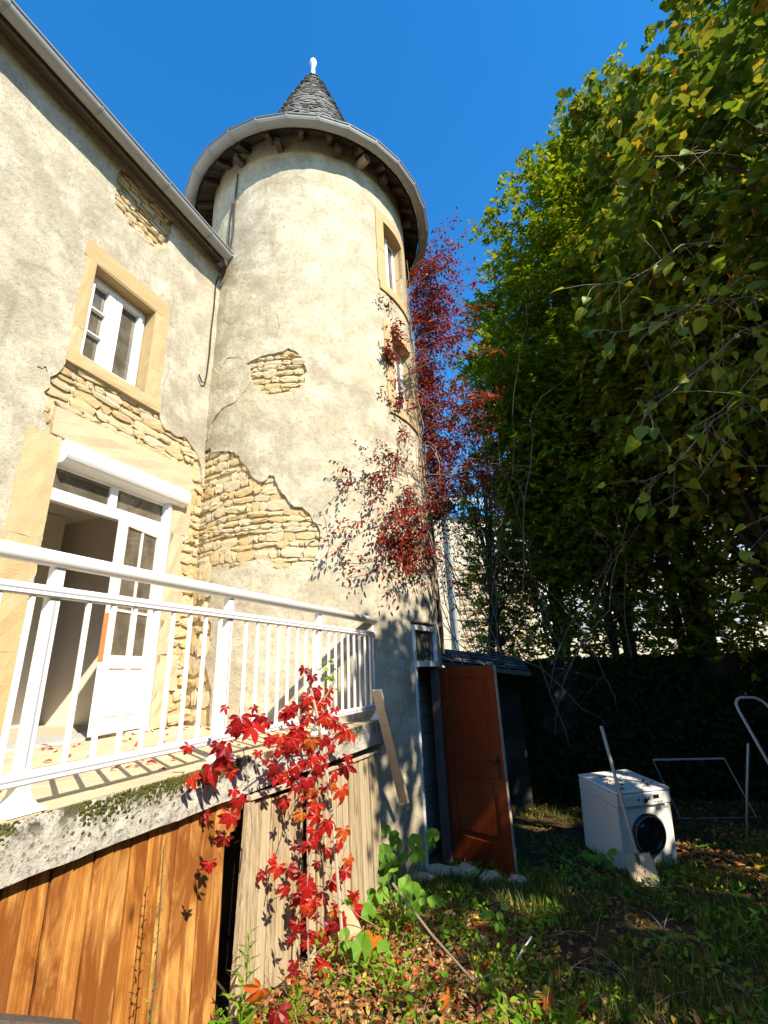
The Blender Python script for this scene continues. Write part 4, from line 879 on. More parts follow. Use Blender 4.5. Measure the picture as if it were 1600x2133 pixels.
def tree(name, label, base, ells, nspray, per, Ln, leaf, ls, mat, r0_, stems=1, shell=.55, lump=.22, group=None, low=None, seed=0, ntarget=40, up=.1, cat='tree', outward=.8, clump=26, csz=.26, gaps=None):
    t_ = thing(name, label, cat, base, group)
    nc = max(20, int(nspray/clump)); Oc, dc = crown_origins(ells, nc, shell, lump, seed); ix = rng.integers(0, nc, nspray)
    O = Oc[ix]+rng.normal(size=(nspray, 3))*np.array([csz, csz, csz*.75]); d = dc[ix]*.6+unit(nspray)*.6; d /= np.linalg.norm(d, axis=1)[:, None]
    if low is not None:
        c0, r_, nl = low; q_ = rng.random((nl, 3)); O2 = np.array(c0)+(q_*2-1)*np.array(r_); O = np.vstack([O, O2]); d = np.vstack([d, unit(nl)])
    O = O[O[:, 2] > 1.2] if True else O; d = d[:len(O)]
    D_ = d*outward+unit(len(O))*.6+np.array([0, 0, .25]); D_ /= np.linalg.norm(D_, axis=1)[:, None]
    P, Rm = sprays(O, D_, np.full(len(O), Ln)*rng.uniform(.6, 1.3, len(O)), per, up)
    if gaps:   # leaves cut away along the sun direction to place sun flecks
        def clear(X):
            k_ = np.ones(len(X), bool); S_ = np.array(tuple(sdir))
            for gx_, gy_, gz_, gr in gaps:
                v_ = X-np.array([gx_, gy_, gz_]); v_ = v_-(v_@S_)[:, None]*S_; dd_ = np.linalg.norm(v_, axis=1)
                k_ &= dd_ > gr*(1+.35*np.sin(np.arctan2(v_[:, 2], v_[:, 0])*3+gx_*9))+rng.normal(size=len(X))*.02
            return k_
        kk = clear(P); P, Rm = P[kk], Rm[kk]; ko = clear(O); O = O[ko]
    scatter('crown', leaf, P, Rm, ls*rng.uniform(.65, 1.25, len(P)), mat, t_)
    tg = O[rng.choice(len(O), min(ntarget, len(O)), replace=False)]
    wood('trunk', base, list(tg), r0_, t_, stems=stems)
    return t_, O, D_

# ------------------------------------------------------------------ garden wall and neighbours behind the trees
gw = thing('garden_wall', 'long dark garden wall with ivy behind the washing machine', 'wall', (6, 9.0, 0))
def gwall(x): return 8.95-.10*(x-1.5)
n_ = 60; m = M()
for j in range(9):
    for i in range(n_+1):
        x = .9+15*i/n_; z = -.3+2.42*j/8; m.v.append(Vector((x, gwall(x)-.03*noise.noise(Vector((x*4, z*4, 0)))-.02*random.random(), z+(.05*noise.noise(Vector((x*2, 1, 1))) if j == 8 else 0))))
m.f = [(j*(n_+1)+i, j*(n_+1)+i+1, (j+1)*(n_+1)+i+1, (j+1)*(n_+1)+i) for j in range(8) for i in range(n_)]
bb = len(m.v); m.v += [Vector((.9+15*i/n_, gwall(.9+15*i/n_)+.4, 2.12)) for i in range(n_+1)]; m.f += [(8*(n_+1)+i, 8*(n_+1)+i+1, bb+i+1, bb+i) for i in range(n_)]
m.obj('wall', 'gardenwall', gw)
cp = bpy.data.meshes.new('coping_stone'); q_ = M().box(-.5, .5, -.5, .5, -.5, .5)
q_.v = [v*random.uniform(.93, 1.05) for v in q_.v]; cp.from_pydata(q_.v, [], q_.f); cp.materials.append(MATS['gardenwall'])
x = 1.0
while x < 13:
    l_ = random.uniform(.3, .55); o = inst(cp, gw, (x+l_/2, gwall(x)+.18, 2.13), (0, random.uniform(-.03, .03), -.1), (l_-.02, .5, random.uniform(.05, .09)), 'coping_stone'); x += l_
shed = thing('lean_to_roof', 'low lean-to roof of dark slates tucked behind the red-brown door', 'roof', (1.2, 8.2, 2.1))
P0 = [Vector((.80, 7.55, 2.20)), Vector((2.1, 7.5, 2.00)), Vector((2.3, 8.7, 2.22)), Vector((.80, 8.8, 2.45))]
M().hexa([p-Vector((0, 0, .06)) for p in P0]+P0).obj('roof_boards', 'dark_wood', shed)
for r_ in range(6):
    for c_ in range(8):
        u0, u1 = c_/8+.01*random.random(), (c_+1)/8-.012; v_ = r_/6
        def bl(u, v): return P0[0].lerp(P0[1], u).lerp(P0[3].lerp(P0[2], u), v)
        z1 = Vector((0, 0, .035+random.uniform(0, .012))); z2 = Vector((0, 0, .012)); tk = Vector((0, 0, .012))
        a, b_, c3, d3 = bl(u0, v_)+z1, bl(u1, v_)+z1, bl(u1, min(1, v_+.2))+z2, bl(u0, min(1, v_+.2))+z2
        M().hexa([a-tk, b_-tk, c3-tk, d3-tk, a, b_, c3, d3]).obj('slate', 'slate', shed)
M().box(.9, 2.1, 8.3, 8.8, -.1, 2.1).obj('side_wall', 'gardenwall', shed)
# neighbour 1: white strip, drainpipe and coursed stone
nb = thing('neighbour_house', 'sunlit cream stone house with dark drainpipe seen between tower and tree trunks', 'house', (3, 16, 0))
M().box(.4, 2.15, 15.0, 19, 0, 7.3).obj('rendered_wall', 'neigh', nb)
M().box(2.15, 4.6, 15.04, 19, 0, 6.9).obj('wall', 'neigh', nb)
M().tube([(2.06, 14.88, 2), (2.06, 14.88, 7.1)], .06, 8).obj('drainpipe', 'zinc_dark', nb)
M().box(.3, 2.3, 14.7, 19.2, 7.3, 7.45).obj('eave', 'neighroof', nb)
M().hexa([Vector(p) for p in ((.2, 14.6, 7.45), (4.9, 14.6, 6.95), (4.9, 19, 8.6), (.2, 19, 9.2), (.2, 14.6, 7.6), (4.9, 14.6, 7.1), (4.9, 19, 8.8), (.2, 19, 9.4))]).obj('roof', 'neighroof', nb)
for me in STONES[:6]: pass
NST = []
for i in range(5):
    me = STONES[i].copy(); me.materials.clear(); me.materials.append(MATS['neighstone']); NST.append(me)
coursed([(2.3, 2.0), (4.6, 2.0), (4.6, 6.6), (2.3, 6.6)], (2.3, 4.6), (2.2, 5.2), .13, .18, .25, .5, lambda x, z: (Vector((x, 15.03, z)), 0), NST, nb, gap=.03, depth=(.02, .05), jit=1)
def nwindow(par, x0, x1, y, z0, z1, pm='pvc'):
    f_ = M(); t = .07
    for a in ((x0, x0+t, z0, z1), (x1-t, x1, z0, z1), (x0+t, x1-t, z0, z0+t), (x0+t, x1-t, z1-t, z1), ((x0+x1)/2-t/2, (x0+x1)/2+t/2, z0+t, z1-t)): f_.box(a[0], a[1], y-.05, y+.02, a[2], a[3])
    w_ = f_.obj('window', pm, par)
    for a, b_ in ((x0+t, (x0+x1)/2-t/2), ((x0+x1)/2+t/2, x1-t)): M().box(a+.005, b_-.005, y-.025, y-.015, z0+t+.005, z1-t-.005).obj('pane', 'darkglass', w_)
nwindow(nb, 3.2, 4.0, 15.0, 5.3, 6.4)
nb2 = thing('neighbour_house', 'long cream house with slate roof and shutters glimpsed through the trunks of the hornbeam row', 'house', (9, 18, 0))
M().box(4.8, 17, 18, 24, 0, 5.6).obj('wall', 'neigh', nb2)
M().hexa([Vector(p) for p in ((4.5, 17.6, 5.5), (17.5, 17.6, 5.5), (17.5, 21, 8.1), (4.5, 21, 8.1), (4.5, 17.6, 5.65), (17.5, 17.6, 5.65), (17.5, 21, 8.25), (4.5, 21, 8.25))]).obj('roof', 'neighroof', nb2)
for i in range(6):
    x0 = 5.6+1.9*i; nwindow(nb2, x0, x0+.85, 17.97, 3.2, 4.6); nwindow(nb2, x0, x0+.85, 17.97, .8, 2.2)
    for sx in (x0-.48, x0+.90): M().box(sx, sx+.43, 17.9, 17.96, 3.15, 4.65).obj('shutter', 'greyline', nb2)
M().tube([(12.3, 17.9, 0), (12.3, 17.9, 5.5)], .06, 6).obj('drainpipe', 'zinc_dark', nb2)
M().box(9.0, 9.8, 19.6, 20.3, 7, 9.1).obj('chimney', 'neigh', nb2)

for r_ in (nb, nb2):
    k_ = 1.8; r_.scale = (k_,)*3; L0 = LOC[r_]; r_.location = (L0.x*k_, L0.y*k_, 2.1-k_*(2.1-L0.z))
# ------------------------------------------------------------------ trees
HB = 'row of tall hornbeams behind the garden wall'
tree('hornbeam_tree', 'hornbeam nearest the tower, small green leaves sunlit on its left edge', (3.3, 9.9, 0), [(3.75, 10.0, 7.6, 1.3, 1.4, 4.3), (3.9, 9.4, 6.2, 1.6, 1.3, 3.2)], 5200, 11, .32, LEAF_SMALL, .112, 'hornbeam', .16, 5, .5, .42, HB, ((3.2, 9.9, 4.2), (1.5, .9, 2.2), 1000), 1, 70)
tree('hornbeam_tree', 'second hornbeam from the tower, bright crown top against the sky', (4.5, 9.6, 0), [(4.35, 8.4, 8.9, 1.55, 1.6, 4.5), (4.6, 8.8, 7.0, 1.6, 1.5, 3.4)], 5200, 11, .32, LEAF_SMALL, .112, 'hornbeam', .19, 5, .5, .42, HB, ((4.5, 9.4, 4.2), (1.3, .8, 2.2), 950), 2, 60)
tree('hornbeam_tree', 'third hornbeam of the row, dark behind the lime branches', (5.8, 9.4, 0), [(5.6, 7.8, 10.0, 1.7, 1.7, 5.0)], 4200, 11, .32, LEAF_SMALL, .115, 'hornbeam', .21, 4, .5, .4, HB, ((5.8, 9.0, 4.2), (1.3, .8, 2.2), 950), 3, 50)
tree('hornbeam_tree', 'rightmost hornbeam of the row with two dark trunks', (7.3, 9.3, 0), [(7.1, 8.2, 9.0, 1.8, 1.7, 5.2)], 3000, 11, .34, LEAF_SMALL, .118, 'hornbeam', .22, 4, .5, .4, HB, ((7.3, 9.1, 4.2), (1.4, .8, 2.2), 950), 4, 45)
tree('lime_tree', 'dark-trunked lime at the right edge hung with orange seed bracts', (6.3, 7.2, 0), [(6.3, 6.1, 9.6, 1.9, 2.0, 4.8), (5.3, 5.8, 6.6, 1.5, 1.4, 2.6)], 4600, 7, .42, LEAF_HEART, .125, 'lime', .26, 1, .6, .4, None, ((5.8, 7.2, 4.2), (1.3, 1.0, 1.2), 160), 5, 60, .5)
limeB, OB, DB = tree('lime_tree', 'near lime whose low branches with large heart-shaped leaves hang into the top right corner', (8.0, .6, .2), [(10.9, 1.0, 7.8, 2.9, 3.0, 3.0), (4.5, 4.0, 6.9, 1.5, 1.7, 1.9), (4.55, 1.75, 4.6, 1.15, 1.1, .95), (6.1, -.2, 4.8, 2.3, 1.9, 1.5), (4.55, .75, 7.1, 1.2, 1.2, 1.0)], 9800, 7, .42, LEAF_HEART, .12, 'lime', .32, 1, .4, .2, None, None, 6, 70, .5, gaps=[(3.03, 6.1, .36, .20), (2.86, 6.05, .66, .13), (2.75, 6.4, .8, .16), (4.0, 5.9, 0, .42), (4.35, 6.4, 0, .36), (3.4, 6.7, 0, .22), (2.38, 5.55, .12, .2), (2.95, 5.3, 0, .24), (1.9, 4.6, .1, .16), (4.15, 6.1, 1.15, .14), (.95, 6.05, .35, .15), (1.0, 4.95, .1, .22), (3.7, 4.9, 0, .25), (5.0, 6.0, 0, .3), (1.5, 5.3, .05, .12)])
# low sunlit branches of the near lime: each large leaf its own part
lm = []
for i in range(5):
    v_, f_ = tmpl([(-.08, .25+.03*i), (.18, .46), (.5, .42-.02*i), (.78, .2)], .12+.05*i, .15+.06*i); me = bpy.data.meshes.new('leaf'); me.from_pydata([tuple(x) for x in v_], [], f_); me.materials.append(None); lm.append(me)
LEAFGREEN = m_leaf('large_lime_leaf', [(0, (.09, .17, .015)), (.5, (.17, .25, .02)), (.85, (.30, .34, .03)), (1, (.48, .38, .03))], .4, .45, True)
for me in lm: me.materials[0] = LEAFGREEN
bw_ = M(); cnt = 0
BR = [((4.2, 3.6, 4.9), (2.6, 3.6, 4.35)), ((4.3, 3.4, 5.4), (2.9, 3.2, 5.3)), ((3.8, 3.4, 4.0), (2.9, 3.35, 3.4)), ((4.2, 3.9, 6.0), (2.9, 4.2, 5.8)), ((3.9, 3.2, 4.6), (2.8, 2.9, 4.3)), ((4.5, 4.5, 4.6), (3.0, 5.1, 4.1)), ((4.4, 3.0, 6.4), (3.0, 2.6, 6.4)), ((4.6, 4.8, 5.6), (2.9, 4.9, 5.3)), ((3.9, 3.9, 3.6), (3.2, 4.1, 2.9)), ((4.2, 3.4, 6.9), (2.7, 3.2, 7.0)), ((5.0, 4.4, 6.6), (3.2, 4.2, 7.2)), ((4.0, 3.6, 5.4), (1.9, 3.2, 5.0)), ((3.8, 3.6, 5.0), (2.1, 3.4, 4.4)), ((4.0, 4.2, 4.6), (2.4, 4.1, 4.0)), ((4.0, 3.8, 6.2), (2.2, 3.7, 6.0))]
leaves = []
for a, b_ in BR:
    a, b_ = Vector(a), Vector(b_); path = [a.lerp(b_, t/6)+Vector((0, 0, -.35*(t/6)**2+.1*math.sin(t)))+Vector(rng.normal(size=3))*.03 for t in range(7)]
    bw_.tube(path, [.009-.001*t for t in range(7)], 5, False)
    for q_ in range(20):
        t = random.uniform(.15, 1.0)*5.99; p = path[int(t)].lerp(path[int(t)+1], t-int(t)); off = Vector(rng.normal(size=3))*.16; e = p+off+Vector((0, 0, -.06))
        if cnt >= 298: break
        bw_.tube([p, p.lerp(e, .5)+Vector((0, 0, .02)), e], .0025, 3, False)
        Y = np.array([off+Vector((-.02, -.02, -.10))]); Rm = basis(Y, np.array([[.25, -.55, .75]])+rng.normal(size=(1, 3))*.35)[0]
        s_ = random.uniform(.08, .145); o = bpy.data.objects.new('leaf', random.choice(lm)); link(o, limeB, e); o.rotation_euler = Matrix(Rm.tolist()).to_euler(); o.scale = (s_, s_, s_); cnt += 1
bw_.obj('branch', 'twig', limeB, smooth=True)
# hanging seed bracts
nb_ = 900; O_, d_ = crown_origins([(4.7, 4.9, 6.4, 1.9, 1.9, 2.4), (4.4, 3.4, 5.2, 1.4, 1.2, 1.4), (5.4, 6.3, 7.6, 2.0, 2.0, 3.4)], 240, .6, .2, 9)
P = np.repeat(O_, 5, 0)+rng.normal(size=(1200, 3))*.07; Y = np.array([0, 0, -1.])+rng.normal(size=(1200, 3))*.35
scatter('seed_bracts', LEAF_LONG, P, basis(Y, unit(1200)), rng.uniform(.06, .13, 1200), 'bract', limeB)

# added hedge, out of view, blocking low sky light to deepen the shade
hd_ = thing('sky_blocker_hedge', 'added unseen hedge blocking low sky light behind and right of the viewpoint', 'hedge', (4, -5, .6))
def sky_blocker_run(x0, y0, x1, y1, h, n):
    a, b_ = Vector((x0, y0, 0)), Vector((x1, y1, 0)); d = (b_-a).normalized(); sd = Vector((-d.y, d.x, 0)); L_ = (b_-a).length; m2 = M(); k = int(L_/.5); K2 = 8
    for i in range(k+1):
        for j in range(K2+1):
            t = math.pi*j/K2; q_ = a.lerp(b_, i/k); off = -math.cos(t)*.6; z = h*min(1, math.sin(t)*1.6)+.6; nn_ = .25*noise.noise(Vector((q_.x*.8+j, q_.y*.8, j*.7)))
            m2.v.append(q_+sd*(off+nn_)+Vector((0, 0, z+nn_ if 0 < j < K2 else 0)))
    m2.f = [(i*(K2+1)+j, i*(K2+1)+j+1, (i+1)*(K2+1)+j+1, (i+1)*(K2+1)+j) for i in range(k) for j in range(K2)]
    m2.obj('sky_blocker_core', 'ivy', hd_)
    P = np.array([tuple(a.lerp(b_, random.random())+sd*random.uniform(-.8, .8)+Vector((0, 0, random.uniform(.2, h+.7)))) for _ in range(n)])
    scatter('foliage', LEAF_OVAL, P, basis(unit(n), unit(n)), rng.uniform(.08, .14, n), 'ivy', hd_)
sky_blocker_run(-9, -4.5, 12, -5.5, 4.0, 9000); sky_blocker_run(13.5, -6, 13.5, 9, 7.5, 9000)
# shrub with bare pale twigs and a few red leaves in front of the hornbeams
def twiggy(name, label, base, n, ln, lean, mat_leaf, nleaf, cat='shrub', r_=.02, sd=0, k_=5, leafs=.06, gl=None, spread=(.5, .35)):
    t_ = thing(name, label, cat, base); m_ = M(); tips = []
    for i in range(n):
        p = Vector(base)+Vector((random.uniform(-.15, .15), random.uniform(-.1, .1), 0)); d = Vector((lean[0]+random.gauss(0, spread[0]), lean[1]+random.gauss(0, spread[1]), 1)).normalized(); path = [p.copy()]; L_ = ln*random.uniform(.6, 1.15); st_ = 12
        for q in range(st_):
            d = (d+Vector(rng.normal(size=3))*.16+Vector((0, 0, -.004*q+.02))).normalized(); p = p+d*L_/st_; path.append(p.copy())
            if q > 3 and random.random() < .8:
                dd_ = (d+Vector(rng.normal(size=3))*.75).normalized(); pp_ = [p.copy()]; c_ = p.copy(); l2_ = L_*.28*random.uniform(.5, 1.2)
                for z in range(5): dd_ = (dd_+Vector(rng.normal(size=3))*.25+Vector((0, 0, -.05))).normalized(); c_ = c_+dd_*l2_/5; pp_.append(c_.copy()); tips.append((c_.copy(), dd_.copy()))
                m_.tube(pp_, [r_*.28, r_*.24, r_*.2, r_*.16, r_*.12, r_*.1], 4, False)
                if random.random() < .6:
                    c2_ = pp_[2].copy(); d2_ = (dd_+Vector(rng.normal(size=3))*.8).normalized(); m_.tube([c2_, c2_+d2_*l2_*.25, c2_+d2_*l2_*.45+Vector(rng.normal(size=3))*.03], [r_*.16, r_*.13, r_*.08], 3, False); tips.append((c2_+d2_*l2_*.45, d2_))
        m_.tube(path, [r_*(1-.8*q/st_) for q in range(st_+1)], k_, False)
    m_.obj('twigs', 'twig', t_, smooth=True)
    if nleaf:
        ix = rng.choice(len(tips), nleaf); P = np.array([tuple(tips[i][0]) for i in ix])+rng.normal(size=(nleaf, 3))*.05; Y = np.array([tuple(tips[i][1]) for i in ix])+rng.normal(size=(nleaf, 3))*.5+np.array([0, 0, -.5])
        scatter('leaves', LEAF_OVAL, P, basis(Y, unit(nleaf)+np.array([0, -.3, .6])), leafs*rng.uniform(.7, 1.2, nleaf), mat_leaf, t_)
    return t_, tips
REDSP = m_leaf('sparse_red_leaf', [(0, (.40, .03, .012)), (.7, (.50, .06, .015)), (1, (.50, .18, .03))], .4, .5)
twiggy('bare_shrub', 'tall shrub of bare pale twigs with scattered red leaves between tower and hornbeams', (2.9, 9.25, .2), 12, 6.6, (-.09, -.32), REDSP, 190, r_=.015, spread=(.20, .14))
twiggy('bare_shrub', 'spreading tangle of bare twigs rising before the second hornbeam', (4.2, 9.25, .4), 10, 6.0, (-.14, -.34), REDSP, 60, r_=.013, spread=(.30, .16))
twiggy('bare_shrub', 'arching bare twigs tangled beside the tower just right of the dark red vine', (1.75, 9.1, 1.2), 10, 4.9, (-.06, -.12), 'wallvine', 220, r_=.012, spread=(.16, .12))
# dark leaved shrub behind, sky showing through
t_, _, _ = tree('plum_tree', 'thin dark-leaved tree with sky showing through beside the tower', (1.9, 9.3, 0), [(2.05, 9.7, 6.0, 1.3, 1.0, 3.2), (2.6, 9.6, 4.0, 1.4, .8, 1.8)], 900, 11, .55, LEAF_OVAL, .062, m_leaf('dark_plum_leaf', [(0, (.02, .03, .010)), (.6, (.045, .05, .014)), (1, (.14, .035, .02))], .5, .3), .09, 4, .1, .2, None, None, 11, 60)

# ------------------------------------------------------------------ red vine on the tower
vine = thing('wall_creeper', 'dark red creeper climbing the right side of the round tower up to the eaves', 'creeper', (.75, 6.6, 0))
m_ = M(); Ov = []; Dv = []
def vine_stem(a0, z0, a1, z1, dr, sprn, r_=.014, out=.12):
    n = 26; pts = []
    for i in range(n+1):
        t = i/n; a = a0+(a1-a0)*t+5*noise.noise(Vector((t*4, a0, z1))); z = z0+(z1-z0)*t; pts.append(T(a, z, dr+.06*abs(noise.noise(Vector((t*6, a1, 0))))))
    m_.tube(pts, [r_*(1-.7*i/n) for i in range(n+1)], 5, False)
    for _ in range(sprn):
        t = random.random(); p = pts[min(n, int(t*n))]; c_, rr = tc(p.z); o_ = Vector((p.x-c_.x, p.y-c_.y, 0)).normalized(); tg = Vector((-o_.y, o_.x, 0))
        d = (o_*random.uniform(.2, 1.0)+tg*random.gauss(0, .7)+Vector((0, 0, random.gauss(.1, .5)))).normalized(); q_ = p+d*random.uniform(0, out); Ov.append(tuple(q_)); Dv.append(tuple(d))
for i in range(16): vine_stem(random.uniform(84, 100), 2.3, random.uniform(70, 104), random.uniform(7.6, 9.3), .04, 44, out=.24)
for i in range(5): vine_stem(random.uniform(68, 80), 3.0, random.uniform(66, 80), random.uniform(6.8, 7.7), .03, 26, out=.2)
OvA = np.array(Ov); DvA = np.array(Dv); keep = OvA[:, 2] > 4.2
P, Rm = sprays(OvA[keep], DvA[keep], rng.uniform(.12, .40, keep.sum()), 7, .35)
scatter('leaves', LEAF_OVAL, P, Rm, .072*rng.uniform(.6, 1.25, len(P)), 'wallvine', vine)
# loose shoots: fan left over the render and away from the wall
Ov2 = []; Dv2 = []
def shoot(p0, d0, L_, n=9, lf=3, sag=.05, r_=.005):
    p = Vector(p0); d = Vector(d0).normalized(); pts = [p.copy()]
    for i in range(n):
        d = (d+Vector(rng.normal(size=3))*.13+Vector((0, 0, -sag))).normalized(); p = p+d*L_/n; pts.append(p.copy())
        if i > 1:
            for _ in range(lf): Ov2.append(tuple(p+Vector(rng.normal(size=3))*.03)); q_ = (d+Vector(rng.normal(size=3))*.7).normalized(); Dv2.append(tuple(q_))
    m_.tube(pts, [r_*(1-.6*i/n) for i in range(n+1)], 4, False)
for i in range(46):   # big spray at z 3.3..4.8 reaching left in front of the tower
    z = random.uniform(3.1, 4.7); shoot(T(random.uniform(50, 66), z, .05), (-1, -.75+random.gauss(0, .2), random.gauss(.12, .24)), random.uniform(.6, 1.6)*(1.0 if z < 4.4 else .7), n=11, lf=2)
for i in range(26):
    z = random.uniform(3.2, 4.4); shoot(T(random.uniform(55, 75), z, .05), (-.4+random.gauss(0, .5), -.8, random.gauss(.1, .4)), random.uniform(.4, .9), lf=3)
for i in range(16):   # hugging the wall left of the windows
    z = random.uniform(4.9, 7.4); shoot(T(random.uniform(50, 62), z, .06), (-.55+random.gauss(0, .3), -.3, random.gauss(.25, .4)), random.uniform(.25, .5), lf=3)
for i in range(110):   # free shoots out to the right
    z = random.uniform(4.2, 9.0); shoot(T(random.uniform(78, 95), z, .1), (1+random.gauss(0, .3), random.gauss(-.3, .4), random.gauss(.6, .45)), random.uniform(.4, 1.35), lf=3)
for i in range(70):   # bare tangle of old shoots
    z = random.uniform(3.2, 6.8); shoot(T(random.uniform(62, 92), z, .08), (random.gauss(.5, .8), -.6+random.gauss(0, .5), random.gauss(.1, .4)), random.uniform(.4, 1.1), 10, 0 if i % 3 else 1, .10, .006)
m_.obj('stems', 'twig', vine, smooth=True)
P, Rm = sprays(np.array(Ov2), np.array(Dv2), rng.uniform(.08, .2, len(Ov2)), 3, .4)
scatter('leaves', LEAF_OVAL, P, Rm, .062*rng.uniform(.7, 1.25, len(P)), 'wallvine', vine)

# ------------------------------------------------------------------ virginia creeper over the terrace edge
vc = thing('virginia_creeper', 'bright red virginia creeper hanging in front of the terrace edge and weathered boards', 'creeper', W(3.55, -1.95, .3))
def palm(seed, n=5):
    rd = random.Random(seed); m2 = M()
    for i in range(n):
        a = math.radians(-150+300*i/(n-1))*(.62)+rd.uniform(-.1, .1); L_ = (.62, .85, 1.0, .85, .62)[i]*rd.uniform(.9, 1.08)
        v_, f_ = tmpl([(.22, .13), (.5, .235), (.78, .16)], rd.uniform(.2, .8), rd.uniform(.1, .7)); ca, sa = math.cos(a), math.sin(a); tl = rd.uniform(-.1, .25)
        m2.add([Vector(((x*L_)*ca+(y*L_+.05)*sa, (y*L_+.05)*ca-(x*L_)*sa, z*L_-tl*y*L_)) for x, y, z in v_], f_)
    m2.tube([(0, -.5, .1), (0, -.2, .03), (0, .05, 0)], .012, 3, False)
    me = bpy.data.meshes.new('leaf'); me.from_pydata(m2.v, [], m2.f); me.materials.append(MATS['creeper']); return me
PALM = [palm(i) for i in range(9)]; PALMO = [x.copy() for x in PALM[:3]]
for x in PALMO: x.materials.clear(); x.materials.append(MATS['orange_leaf'])
LEAFPOS = [(2.355, -1.957, 1.693, 0.078, 0), (2.263, -1.933, 1.755, 0.08, 0), (2.318, -1.887, 1.619, 0.064, 0), (2.291, -1.998, 1.655, 0.087, 0), (2.474, -1.953, 1.456, 0.069, 0), (2.256, -1.821, 1.435, 0.076, 0), (2.256, -1.849, 1.338, 0.076, 0), (2.647, -1.885, 1.836, 0.067, 0), (2.974, -1.963, 1.864, 0.078, 0), (3.255, -1.983, 1.873, 0.064, 0), (2.749, -1.864, 1.743, 0.08, 0), (2.739, -1.946, 1.73, 0.063, 0), (2.856, -1.844, 1.716, 0.076, 0), (3.139, -1.871, 1.68, 0.088, 0), (3.274, -1.871, 1.662, 0.09, 0), (3.523, -1.929, 1.783, 0.086, 0), (3.748, -1.92, 1.655, 0.09, 0), (3.491, -2.04, 1.998, 0.066, 0), (3.27, -1.953, 2.09, 0.075, 0), (3.61, -2.02, 1.919, 0.077, 0), (3.275, -1.931, 1.552, 0.073, 0), (2.998, -1.895, 1.538, 0.08, 0), (3.215, -1.837, 1.503, 0.082, 0), (3.571, -1.833, 1.443, 0.088, 0), (3.001, -1.822, 1.456, 0.082, 0), (3.596, -1.971, 1.304, 0.088, 0), (3.478, -1.826, 1.302, 0.089, 0), (3.256, -1.898, 1.257, 0.083, 0), (3.506, -1.962, 1.074, 0.087, 0), (3.225, -1.897, 1.094, 0.071, 0), (3.74, -1.989, 0.885, 0.088, 0), (3.01, -1.822, 1.105, 0.065, 0), (2.851, -1.856, 1.013, 0.074, 0), (2.923, -1.973, 0.992, 0.071, 0), (3.081, -1.862, 0.85, 0.088, 0), (3.631, -1.992, 0.676, 0.08, 0), (3.861, -1.992, 0.661, 0.084, 0), (3.154, -1.94, 0.765, 0.088, 0), (3.077, -1.823, 0.781, 0.077, 0), (2.91, -1.82, 0.725, 0.071, 0), (3.619, -1.986, 0.425, 0.08, 0), (3.432, -1.994, 0.444, 0.068, 0), (3.652, -1.927, 0.447, 0.08, 0), (3.272, -1.972, 0.462, 0.063, 0), (2.929, -1.844, 0.534, 0.071, 0), (3.206, -1.827, 0.389, 0.089, 0), (3.519, -1.932, 0.259, 0.076, 0), (3.804, -1.906, 0.448, 0.081, 0), (2.559, -1.893, 1.872, 0.079, 0), (2.488, -1.888, 1.826, 0.09, 0), (2.292, -1.909, 1.751, 0.075, 0), (3.072, -1.87, 1.824, 0.069, 0), (3.451, -1.952, 1.824, 0.078, 0), (2.889, -1.901, 1.668, 0.062, 0), (2.796, -1.925, 1.572, 0.079, 0), (3.103, -1.996, 1.401, 0.08, 0), (3.171, -1.886, 1.363, 0.064, 0), (3.239, -1.887, 1.189, 0.076, 0), (3.253, -1.878, 1.465, 0.073, 0), (3.419, -1.873, 1.595, 0.084, 0), (3.727, -1.996, 1.71, 0.064, 0), (2.964, -1.878, 1.775, 0.091, 0), (3.3, -1.955, 0.633, 0.076, 0), (3.287, -1.893, 0.736, 0.072, 0), (3.141, -1.934, 0.873, 0.071, 0), (2.431, -1.934, 1.884, 0.08, 0), (3.481, -2.012, 1.891, 0.085, 0), (3.397, -1.995, 0.727, 0.079, 1), (3.607, -1.868, 0.282, 0.071, 1), (3.643, -1.96, 0.503, 0.086, 1), (3.95, -1.957, 0.479, 0.068, 1), (3.11, -1.922, 1.233, 0.083, 1)]
st_ = M()
def vleaf(p, sc_, orange=False):
    Y = np.array([[random.gauss(0, .35), random.gauss(-.15, .15), -1+random.uniform(-.1, .35)]]); Nn = np.array([[.45, -.75, .35]])+rng.normal(size=(1, 3))*.28
    Rm = basis(Y, Nn)[0]; o = bpy.data.objects.new('leaf', random.choice(PALMO if orange else PALM)); link(o, vc, p); o.rotation_euler = Matrix(Rm.tolist()).to_euler(); o.scale = (sc_*1.1*random.uniform(.8, 1.15),)*3; return o
for (s_, n2, z_, sc_, og) in LEAFPOS:
    p = W(s_, n2, z_); vleaf(p, sc_, og)
    if not og:
        for _ in range(2 if random.random() < .8 else 1): vleaf(p+Vector(rng.normal(size=3))*.06-WN*.03, sc_*random.uniform(.6, .9))
main = [W(3.60, -1.93, 2.05), W(3.50, -2.02, 1.85), W(3.42, -1.98, 1.65), W(3.32, -1.93, 1.45), W(3.36, -1.95, 1.2), W(3.33, -1.97, 1.0), W(3.22, -1.95, .8), W(3.15, -1.9, .6), W(3.1, -1.85, .38)]
st_.tube(main, .006, 5, False); st_.tube([main[2], W(3.1, -2.0, 1.68), W(2.85, -1.98, 1.62), W(2.62, -1.95, 1.6)], .004, 4, False); st_.tube([main[3], W(3.1, -1.98, 1.25), W(2.95, -2.0, 1.0), W(2.9, -2.0, .85)], .004, 4, False)
st_.tube([W(2.56, -2.0, 1.70), W(2.58, -1.98, 1.55), W(2.62, -1.98, 1.40), W(2.66, -1.98, 1.25), W(2.66, -2.0, 1.12)], .003, 4, False)
